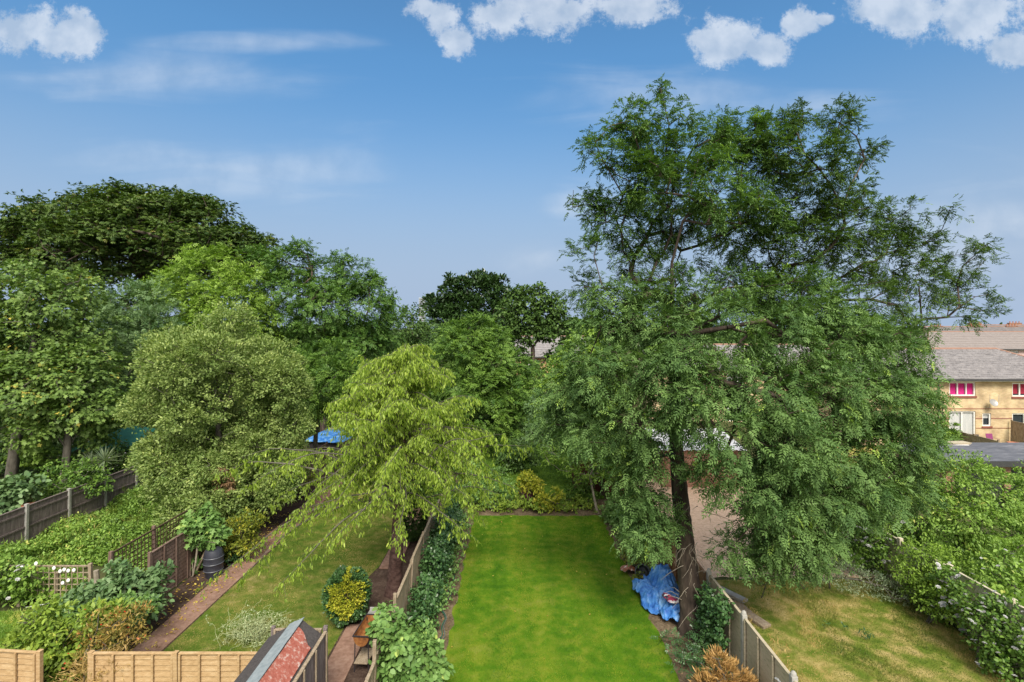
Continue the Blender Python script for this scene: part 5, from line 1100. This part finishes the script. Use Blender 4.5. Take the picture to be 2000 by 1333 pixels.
# twisting pale shrub on the lawn
def wiry():
    rng = np.random.default_rng(17); g = (-7.05, 14.0, 0); root = thing('twisted_willow_shrub', 'sparse pale shrub of twisting wiry stems on the yellowing lawn', 'shrub', g)
    P0, P1, R0, R1, C = [], [], [], [], []
    for i in range(105):
        a = rng.uniform(0, 6.28); p = np.array((rng.uniform(-.75, .75), rng.uniform(-.55, .55), .02)) * (.3 if i < 60 else 1); d = norm(np.array((math.cos(a) * .6, math.sin(a) * .6, rng.uniform(.4, 1.4)))); n = 14
        for j in range(n):
            d = norm(d + rng.normal(size=3) * .45 - UP * (.10 if p[2] > .3 else -.05) - np.array((p[0], p[1], 0)) * .12); q = p + d * .085; q[2] = max(q[2], .02)
            P0.append(p); P1.append(q); R0.append(.0055); R1.append(.005); p = q
            if rng.random() < .35: C.append(p)
    V, F = tubes_np(*map(np.array, (P0, P1, R0, R1)), 4); link_mesh('stems', idx_mesh('stems', V, F), leafmat('pale_stem', (.22, .26, .13), (.34, .37, .21), trans=0), root)
    C = np.array(C); V, k, T = crown_leaves(rng, C, norm(rng.normal(size=C.shape)), kind='lance', nl=3, cr=.03, L=.055, Wd=.016); link_mesh('foliage', np_mesh('foliage', V, k, T), M['silver'], root)
wiry()
# left bed of the path garden
shrub('laurel_shrub', 'yellow spotted evergreen shrub between water butt and laurel', gnd(478, 1092), GB(18.6, (470, 1040, 34), (492, 1020, 24), (450, 1065, 26), (485, 1060, 24)), dict(kind='oval', nl=12, cr=.12, L=.10, Wd=.045, grav=.1), M['yellowgreen'], 16, 101)
shrub('fig_shrub', 'broad leaved pale green shrub over the water butt', (-10.85, 17.4, 0), GB(17.8, (392, 1030, 30), (420, 1042, 22), (375, 1050, 22), (405, 1010, 20), (372, 1095, 18)), dict(kind='lobed', nl=8, cr=.16, L=.18, Wd=.15, up=1.4, grav=-.35), M['climber'], 15, 102, stem_mat=M['bark_pale'], stem_r=.02)
shrub('privet_shrub', 'dark low shrub behind the water butt', (-10.7, 18.6, 0), GB(18.6, (440, 1075, 26), (455, 1095, 22), (420, 1085, 22)), BR, M['ivy'], 16, 103)
shrub('laurel_shrub', 'dark evergreen shrub at the foot of the laurel beside the path', gnd(500, 1010), GB(21.5, (470, 985, 36), (520, 965, 36), (560, 940, 30), (500, 1000, 24)), BR, M['dark'], 12, 104)
shrub('laurel_shrub', 'small bright shrub beside the path far under the weeping cherry', gnd(585, 965), GB(25.5, (580, 945, 20), (600, 930, 16), (560, 955, 14)), BR, M['yellowgreen'], 14, 105)
# big soft shrubs in the corner at lower left
shrub('mallow_shrub', 'large blue green soft leaved shrub sprawling over the low fence', (-12.0, 14.4, 0), GB(14.4, (150, 1185, 38), (205, 1165, 40), (255, 1150, 34), (300, 1140, 26, .4), (180, 1215, 40), (240, 1195, 40), (110, 1215, 34), (285, 1180, 28), (318, 1115, 14, .5), (240, 1125, 18), (225, 1110, 12)), dict(kind='oval', nl=9, cr=.16, L=.15, Wd=.10, up=1.3, grav=-.2), M['blue'], 17, 111, gap=.1)
shrub('dogwood_shrub', 'bright lime leaved shrub in the lower left corner', (-11.6, 12.3, 0), GB(12.3, (100, 1210, 40), (60, 1250, 50), (130, 1250, 48), (180, 1210, 34), (80, 1300, 50), (150, 1300, 44), (220, 1200, 26, .5), (30, 1310, 36)), dict(kind='oval', nl=11, cr=.14, L=.12, Wd=.06, grav=-.1), M['lime'], 19, 112, gap=.12)
shrub('dogwood_shrub', 'mid green shrub between the lime shrub and the soft grey one', (-11.3, 13.2, 0), GB(13.3, (240, 1190, 30), (200, 1230, 32), (110, 1225, 32), (280, 1180, 20)), BR, M['climber'], 17, 113)
shrub('nandina_shrub', 'orange and red tinted shrub beside the new fence', (-9.9, 11.7, 0), GB(11.9, (190, 1230, 34), (235, 1220, 32), (260, 1200, 22), (215, 1265, 36), (180, 1290, 36), (270, 1240, 18)), dict(kind='lance', nl=12, cr=.14, L=.09, Wd=.028, grav=.1), M['orange'], 20, 114, gap=.25, gs=.3, flowers=(14, .022, leafmat('red_berry', (.6, .03, .02), (.7, .06, .03)), (0, -.6, .8)))
shrub('bamboo_clump', 'straw coloured clump of thin bamboo at the bottom left', (-9.3, 11.2, 0), GB(11.2, (190, 1310, 40), (230, 1300, 30), (160, 1330, 36), (215, 1340, 36)), dict(kind='lance', nl=12, cr=.15, L=.13, Wd=.016, grav=.3, up=.2), M['straw'], 17, 115, gap=.15, stems=1, stem_mat=M['straw'], twig=.5)
shrub('bamboo_clump', 'sparse yellow stems standing behind the new honey coloured fence', (-10.6, 12.1, 0), GB(12.1, (40, 1205, 24), (170, 1200, 20)), dict(kind='lance', nl=6, cr=.15, L=.12, Wd=.02, grav=.2, up=.2), M['lime'], 12, 116)
# climbing plants
shrub('climbing_plant', 'large heart leaved climber smothering the slanting fence at the bottom', (-2.7, 11.6, 0), GB(11.5, (760, 1215, 24), (745, 1235, 18), (790, 1250, 36), (830, 1265, 30), (775, 1290, 36), (815, 1310, 38), (850, 1310, 24), (840, 1350, 36), (765, 1345, 34), (752, 1190, 12, 1)), dict(kind='oval', nl=8, cr=.13, L=.125, Wd=.095, up=.9, face=1.3, grav=-.5, jit=.3), M['climber'], 26, 121, shell=3)
iv = []
for i in range(17):
    y = 14.2 + i * .55; hh = .9 + .35 * math.sin(i * 1.7) + (.45 if 3 < i < 12 else 0); iv.append((-2.52, y, hh * .5, .42, .45, hh * .6))
shrub('ivy', 'dark ivy clothing the lawn side of the slanting fence', (-2.7, 18.5, 0), iv, dict(kind='oval', nl=10, cr=.13, L=.085, Wd=.065, up=.6, face=1.2, grav=-.4), M['ivy'], 20, 122, stems=0)
shrub('ivy', 'pale green low ivy spilling onto the bare soil by the hose', (-2.4, 14.0, 0), [(-2.45, 13.1 + .5 * i, .25 + .1 * (i % 2), .38, .42, .34) for i in range(6)] + [(-2.08 + .06 * (i % 3), 15.6 + .45 * i, .16, .3, .36, .26) for i in range(17)], dict(kind='oval', nl=8, cr=.12, L=.08, Wd=.06, up=1.2), M['climber'], 13, 123, stems=0)
shrub('ivy', 'ivy curtain on the pale fence right of the big trunk', (5.2, 13.4, 0), [(5.22, 12.75 + .3 * i, 1.5 - .33 * i if i < 3 else .6, .16, .3, .42) for i in range(6)] + [(5.15, 13.0, .9, .18, .5, .6), (5.15, 13.6, 1.2, .15, .4, .5)], dict(kind='oval', nl=10, cr=.09, L=.075, Wd=.06, up=.5, face=1.2), M['ivy'], 30, 124, stems=0)
shrub('fern', 'dark fern like plants at the foot of the big trunk', (4.7, 12.9, 0), [(4.75, 12.9, .22, .4, .5, .35), (5.0, 13.3, .3, .3, .4, .4), (4.35, 12.6, .15, .3, .3, .22), (4.95, 12.3, .2, .28, .4, .28), (4.2, 13.5, .12, .25, .3, .2)], dict(kind='pinnate', nl=4, cr=.14, L=.07, Wd=.03, R=.24, m=4, grav=-.1), M['ivy'], 15, 125, stems=0)
shrub('conifer_shrub', 'golden brown dying conifer against the pale fence at the bottom', (4.75, 11.0, 0), GB(11.2, (1410, 1312, 30), (1432, 1338, 38), (1388, 1343, 28), (1402, 1288, 16), (1462, 1348, 20), (1420, 1385, 60)), dict(kind='lance', nl=14, cr=.09, L=.12, Wd=.022, out=1, rnd=.5, grav=.55, up=.2), M['golden'], 34, 126)
shrub('euonymus_shrub', 'low yellow green shrub around the black bucket', (4.5, 17.9, 0), [(4.35, 18.0, .3, .3, .35, .35), (4.75, 17.9, .4, .35, .4, .45), (4.2, 18.9, .3, .25, .5, .3), (4.5, 18.6, .35, .35, .5, .42), (4.25, 17.0, .14, .2, .3, .2), (4.15, 16.9, .1, .15, .3, .12)], dict(kind='oval', nl=10, cr=.1, L=.07, Wd=.05), M['yellowgreen'], 22, 127)
shrub('hydrangea_shrub', 'fresh green shrub along the right edge of the bright lawn', (4.5, 20.5, 0), [(4.55, 19.6 + .55 * i, .5 + .08 * (i % 3), .42, .45, .5) for i in range(7)] + [(4.3, 22.4, .3, .35, .5, .35)], dict(kind='oval', nl=9, cr=.13, L=.11, Wd=.075, up=1.2), M['climber'], 17, 128)
# planting at the end of the bright lawn
shrub('spotted_laurel', 'yellow leaved shrub above a dark purple stump at the end of the lawn', gnd(1030, 985), GB(24.3, (1032, 938, 20), (1048, 950, 14), (1020, 950, 14), (1052, 965, 9)), dict(kind='oval', nl=10, cr=.13, L=.15, Wd=.055, grav=-.3), M['yellow'], 18, 131)
shrub('spotted_laurel', 'low yellow and green shrub right of the purple stump', gnd(1068, 1000), GB(23.6, (1065, 975, 17), (1085, 965, 14), (1052, 985, 12), (1078, 990, 12)), dict(kind='oval', nl=10, cr=.12, L=.12, Wd=.045, grav=.2), M['yellow'], 15, 132)
shrub('cordyline', 'dark purple drooping plant under the yellow leaved shrub', gnd(1028, 985), [(gnd(1028, 985)[0], 24.3, .45, .26, .22, .5)], dict(kind='lance', nl=14, cr=.1, L=.34, Wd=.03, grav=-.9, out=.4), M['purple'], 40, 133, stems=1, cat='plant')
shrub('spiraea_shrub', 'loose green shrubs left of the purple stump', gnd(965, 1000), GB(24.2, (965, 975, 26), (940, 960, 24), (985, 955, 22), (925, 990, 18), (990, 985, 16), (950, 935, 20, 1), (975, 925, 16, 1.4)), BR, M['climber'], 15, 134)
shrub('perennial_plants', 'low leafy perennials along the end of the bright lawn', gnd(1100, 1000), [(-1.6 + .36 * i, 23.45 + .25 * ((i * 7) % 4), .16 + .06 * ((i * 5) % 3), .30, .34, .24 + .05 * (i % 3)) for i in range(16)], dict(kind='oval', nl=9, cr=.1, L=.1, Wd=.06), M['lime'], 22, 135, stems=0, cat='plant')
shrub('viburnum_shrub', 'mid green shrub between the yellow one and the slim tree', gnd(1125, 985), GB(24.6, (1120, 960, 18), (1135, 945, 20), (1150, 970, 18), (1110, 975, 12), (1140, 980, 12)), BR, M['mid'], 14, 136)
shrub('viburnum_shrub', 'dark rounded shrub on the far shaded lawn', gnd(1010, 905), GB(30, (1000, 885, 26), (1025, 875, 24), (985, 900, 18), (1040, 895, 16), (1010, 905, 18)), BR | dict(L=.15, Wd=.08, cr=.2), M['dark'], 10, 137)
shrub('privet_shrub', 'dark hedge closing the far end of the shaded lawn', (0, 38.5, 0), [(x, 38.8, 1.3, 1.3, .8, 1.6) for x in np.arange(-4, 7.5, 1.3)], BR | dict(L=.2, Wd=.12, cr=.3), M['dark'], 5, 138, cat='hedge', stems=0)
shrub('privet_shrub', 'dark hedge behind the covered trailer', (-14, 41.5, 0), [(x, 41.5, 1.5, 1.6, .9, 1.8) for x in np.arange(-22, -6, 1.6)], BR | dict(L=.2, Wd=.12, cr=.3), M['dark'], 4, 139, cat='hedge', stems=0)
shrub('privet_shrub', 'dark undergrowth behind the trunks of the sycamores', (-24, 29.5, 0), [(x, 29.5, 1.6, 1.7, .9, 2.2) for x in np.arange(-31, -15.5, 1.6)], BR | dict(L=.2, Wd=.12, cr=.3), M['dark'], 4.5, 140, cat='hedge', stems=0)
shrub('viburnum_shrub', 'dense green bush closing the red path behind the weeping cherry', (-4.0, 25.2, 0), [(-4.6, 25.4, .8, .8, .7, .9), (-3.7, 25.0, .9, .7, .7, 1.0), (-4.1, 25.6, 1.6, .7, .6, .7), (-3.4, 24.2, .6, .5, .6, .7), (-5.4, 25.8, .7, .7, .6, .8)], BR | dict(L=.13), M['mid'], 12, 141)
shrub('buddleia_shrub', 'tall loose bush between the two lawns at the end of the slanting fence', (-2.5, 24.6, 0), [(-2.5, 24.6, .9, .7, .6, 1.0), (-1.9, 24.9, 1.3, .6, .5, .9), (-2.9, 24.2, .5, .5, .5, .6), (-1.3, 25.0, .8, .6, .5, .8)], BR | dict(L=.12), M['climber'], 12, 142)
# behind the dark fence
shrub('choisya_shrub', 'spreading green shrub lolling over the dark weathered fence', (-19.3, 22.3, 0), GB(22.3, (120, 935, 40), (165, 930, 36), (90, 965, 32), (140, 960, 34), (190, 950, 22), (75, 985, 22)), BR, M['mid'], 13, 151)
shrub('rose_shrub', 'dim white flowered shrub beside the spiky palm', (-19.6, 25.5, 0), GB(25.5, (240, 885, 24), (262, 900, 22), (150, 880, 22), (225, 905, 20)), BR, M['dark'], 12, 152, flowers=(40, .05, M['petal'], (.3, -1, .3)))
shrub('elder_shrub', 'bright leaved shrub between the two sycamore trunks', (-22.5, 25.8, 0), GB(25.8, (70, 865, 26), (90, 890, 20), (50, 890, 20)), dict(kind='lobed', nl=9, cr=.2, L=.2, Wd=.15, up=1.3), M['weed'], 11, 153)
shrub('hosta_shrub', 'dull green leaves above the dark fence at the left edge', (-20.2, 20.4, 0), GB(20.4, (15, 960, 36), (50, 950, 26), (-10, 985, 36), (30, 985, 22)), dict(kind='oval', nl=8, cr=.18, L=.2, Wd=.14, up=1.3), M['blue'], 12, 154)
def palm():
    rng = np.random.default_rng(3); g = (-19.1, 24.0, 0); root = thing('cabbage_palm', 'spiky cabbage palm rising behind the dark weathered fence', 'palm', g)
    mb = MB(); mb.tube([(0, 0, 0), (.03, 0, 1), (0, .02, 2.1)], [.09, .075, .07], 9); mb.build('trunk', M['bark_grey'], root)
    for nm, cc, s in (('crown', (0, 0, 2.25), 1), ('side_crown', (-.75, .2, 2.1), .8)):
        n = 90; d = norm(rng.normal(size=(n, 3)) + UP * .35); V = place('lance', np.tile(np.array(cc), (n, 1)), d, np.tile(UP, (n, 1)) + rng.normal(size=(n, 3)) * .1, (.6 + .35 * rng.random(n)) * s, .05)
        link_mesh(nm, np_mesh(nm, V, 4, rng.random(n)), M['sage'], root)
palm()
# right hand garden: roses and hedge on the pale fence
fl = lambda n, r=.055: (min(99, int(n * 1.25)), r * 1.1, M['petal'], (-.55, -.75, .3))
shrub('privet_shrub', 'continuous belt of mixed bushes between the far gardens', (-10, 55, 0), [(x, 55 + 1.5 * math.sin(x), 2.3, 2.2, 1.2, 2.6 + .7 * math.sin(x * 1.7)) for x in np.arange(-38, 14, 2.3)], BR | dict(L=.3, Wd=.17, cr=.45), M['mid'], 2.6, 143, cat='hedge', stems=0)
shrub('rose_bush', 'white rose bush under the right side of the ash crown', (11.4, 18.0, 0), GB(17.6, (1640, 1045, 39), (1670, 1020, 39), (1690, 1060, 42), (1720, 1040, 39), (1650, 1080, 34), (1700, 1095, 39), (1740, 1080, 34)), BR | dict(L=.08), M['mid'], 15, 161, gap=.1, flowers=fl(79, .068))
shrub('rose_bush', 'scattered white roses near the top of the pale fence', (12.2, 19.0, 0), GB(18.6, (1665, 990, 29), (1700, 1005, 26), (1745, 1020, 29), (1770, 1045, 26)), BR | dict(L=.08), M['mid'], 15, 162, flowers=fl(60, .068))
shrub('honeysuckle', 'lime green mound draped over the pale fence', (12.2, 15.9, 0), GB(15.6, (1800, 1085, 39), (1835, 1105, 44), (1785, 1115, 36), (1820, 1140, 42), (1865, 1140, 34), (1790, 1150, 29)), dict(kind='lance', nl=12, cr=.14, L=.10, Wd=.04, grav=-.3), M['bright'], 18, 163)
shrub('rose_bush', 'leafy rose with big pale blooms below the lime green mound', (11.9, 14.7, 0), GB(14.5, (1850, 1165, 36), (1880, 1180, 39), (1830, 1180, 31), (1905, 1200, 36), (1870, 1210, 34)), BR | dict(L=.09), M['bright'], 17, 164, flowers=fl(16, .085))
shrub('rose_bush', 'white rose bush tumbling along the fence in the lower right corner', (11.8, 13.0, 0), GB(12.9, (1930, 1210, 44), (1965, 1240, 47), (1990, 1280, 49), (1940, 1265, 39), (2030, 1260, 65), (1985, 1330, 44)), BR | dict(L=.08), M['mid'], 18, 165, gap=.1, flowers=fl(80, .048))
shrub('ceanothus_shrub', 'dim grey green shrub spreading onto the tan lawn', (10.3, 16.6, 0), GB(16.0, (1610, 1115, 34), (1650, 1130, 36), (1700, 1140, 34), (1745, 1160, 31), (1790, 1185, 29, -.5), (1840, 1210, 26, -1)), dict(kind='lance', nl=12, cr=.13, L=.07, Wd=.02, grav=.4), M['sage'], 16, 166)
shrub('lavender', 'dark grey green fine leaved clump near the rose bushes', (9.5, 17.2, 0), GB(16.6, (1590, 1080, 20), (1640, 1095, 20), (1665, 1100, 16)), dict(kind='lance', nl=12, cr=.13, L=.09, Wd=.02, grav=.4), M['mid'], 16, 167)
shrub('periwinkle', 'dark green flattened patch of leaves on the tan lawn', (9.0, 14.1, 0), [(9.0 + .28 * i, 14.5 - .22 * i, .05, .32, .2, .10) for i in range(4)], dict(kind='lance', nl=12, cr=.1, L=.09, Wd=.03, grav=.1), M['ivy'], 30, 168, stems=0, cat='plant')
shrub('bramble', 'weedy mix of leaves along the pale fence beyond the brown conifer', (6.0, 12.0, 0), [(5.85 + .12 * (i % 3), 10.6 + .55 * i, .16, .32, .42, .26) for i in range(9)], dict(kind='oval', nl=9, cr=.12, L=.07, Wd=.04), M['weed'], 13, 169, stems=0, gap=.15)
shrub('dry_weeds', 'dry straw tinted weeds in front of the weathered slabs', (6.6, 13.2, 0), [(6.3 + .25 * (i % 3), 12.2 + .6 * i, .12, .35, .4, .2) for i in range(7)], dict(kind='lance', nl=9, cr=.12, L=.10, Wd=.02, grav=.4), M['straw'], 11, 170, stems=0, cat='weeds')
shrub('sedum', 'grey brown tangle of faded stems below the ash crown', (7.8, 16.0, 0), GB(15.6, (1530, 1130, 22), (1480, 1140, 20), (1570, 1150, 16), (1430, 1120, 16)), dict(kind='lance', nl=10, cr=.12, L=.09, Wd=.02, grav=.5), M['grass_dry'], 15, 171, cat='plant')
shrub('hebe_shrub', 'blue green shrub at the right edge behind the pale fence', (14.6, 14.2, 0), GB(14.4, (1940, 1120, 26), (1985, 1140, 30), (2020, 1120, 36), (1960, 1100, 30)), BR, M['weed'], 14, 172, flowers=(24, .05, M['petal'], (-.3, -.8, .4)))
for i, (x, y) in enumerate(((31.0, 32.6), (33.5, 31.2), (37.5, 31.0), (27.0, 31.5))):
    shrub('box_shrub', ['small green shrub at the end of the grey patio fence', 'low green shrub on the grass by the garage roof', 'leafy shrub in front of the tall grey fence panel', 'shrub beside the sapling at the brick house'][i], (x, y, 0), [(x, y, .5, .7, .6, .55), (x + .5, y + .1, .35, .5, .4, .4)], BR | dict(L=.16, Wd=.08, cr=.2), M['weed'], 9, 180 + i)

shrub('rose_bush', 'loose tall white rose hiding the near end of the pale fence', (12.2, 12.2, 0), [(12.25, 12.6, 1.1, .4, .5, .7), (12.3, 11.8, 1.2, .4, .5, .6), (12.2, 13.5, 1.15, .4, .6, .6), (12.25, 14.4, 1.2, .35, .5, .55), (11.9, 12.3, .5, .5, .6, .5)], BR | dict(L=.08), M['mid'], 15, 173, gap=.12, flowers=fl(60, .055))

# weeds of the overgrown garden: no one could count them
rng = np.random.default_rng(55); n = 9500
x = rng.uniform(-18.3, -11.3, n); y = rng.uniform(13.2, 27, n)
h = .34 + .22 * np.sin(x * 1.1 + 1.3 * np.sin(y * .8)) + .16 * np.sin(y * 1.9 + x * .7); h += np.where(x < -16.6, .35, 0); keep = (h > .1) & ~((y < 15.5) & (x < -12.8))
P = np.stack([x, y, np.maximum(.06, h * rng.random(n) ** .5)], 1)[keep]
Vc, kk, T = crown_leaves(rng, P, norm(rng.normal(size=P.shape) + UP), kind='oval', nl=15, cr=.18, L=.105, Wd=.055, grav=-.1, up=1.2, tclump=np.clip(.5 + .3 * np.sin(P[:, 0] * 1.3 + P[:, 1] * .9) + .25 * rng.normal(size=len(P)), 0, 1))
tag(link_mesh('weeds', np_mesh('weeds', Vc, kk, T), M['weed']), 'knee high tangle of weeds filling the garden before the dark fence', 'weeds', kind='stuff')
P2 = P[(rng.random(len(P)) < .03)]; Vc, kk, T = crown_leaves(rng, P2 + UP * .12, np.tile(UP, (len(P2), 1)), kind='lance', nl=9, cr=.12, L=.34, Wd=.025, grav=.5, up=.1)
tag(link_mesh('tall_grass', np_mesh('tall_grass', Vc, kk, T), M['grass_dry']), 'yellowing grass blades among the weeds', 'grass', kind='stuff')
shrub('bindweed', 'creeper with white blooms over the lattice fence', (-15.6, 15.4, 0), GB(15.4, (20, 1110, 26), (60, 1125, 26), (10, 1140, 24), (-20, 1120, 30), (30, 1165, 18)), BR, M['weed'], 16, 190, flowers=(10, .06, M['petal'], (.2, -1, .2)))
for i, (px, py, Yv) in enumerate(((105, 1110, 15.55), (117, 1116, 15.55), (125, 1113, 15.55), (133, 1115, 15.55), (144, 1114, 15.55), (32, 1110, 15.4), (42, 1108, 15.4), (52, 1107, 15.4), (70, 1101, 15.4), (122, 1139, 15.5), (133, 1134, 15.5))):
    mb = MB(); mb.lathe([(.001, -.012), (.04, -.01), (.055, 0), (.04, .01), (.001, .012)], 12, M=Matrix.Rotation(math.radians(75), 4, 'X')); o = mb.build('white_disc', M['white_soft'], None, at(px, py, Yv), smooth=True)
    tag(o, 'small round white disc fixed along the top of the lattice fence' if i < 9 else 'small round white disc low on the lattice fence', 'disc', 'white discs on the lattice fence' if i < 9 else 'white discs low on the lattice fence')
# fallen leaves
rng = np.random.default_rng(77); n = 620; x = rng.uniform(-10.9, -9.3, n); y = 12.5 + 11 * rng.random(n) ** 1.2; P = np.stack([x, y, np.where(x > -9.98, .045, .03)], 1)
V, k, T = scatter_leaves(rng, P, 'oval', .075, .045); tag(link_mesh('fallen_leaves', np_mesh('fallen_leaves', V, k, T), M['fallen']), 'yellow fallen leaves scattered over dark soil and red path', 'leaves', kind='stuff')
n = 700; x = np.where(rng.random(n) < .5, rng.uniform(-2.5, -1.8, n), rng.uniform(4.05, 5.1, n)); P = np.stack([x, 9 + 9 * rng.random(n), np.full(n, .03)], 1)
V, k, T = scatter_leaves(rng, P, 'oval', .05, .03); tag(link_mesh('leaf_litter', np_mesh('leaf_litter', V, k, T), M['dead']), 'brown leaf litter on the bare strips beside the bright lawn', 'leaves', kind='stuff')

n = 46; P = np.stack([rng.uniform(-1.6, 3.9, n), 11 + 12 * rng.random(n), np.full(n, .045)], 1)
V, k, T = scatter_leaves(rng, P, 'oval', .05, .03); tag(link_mesh('stray_leaves', np_mesh('stray_leaves', V, k, T), M['fallen']), 'a few stray pale leaves dotted over the bright lawn', 'leaves', kind='stuff')
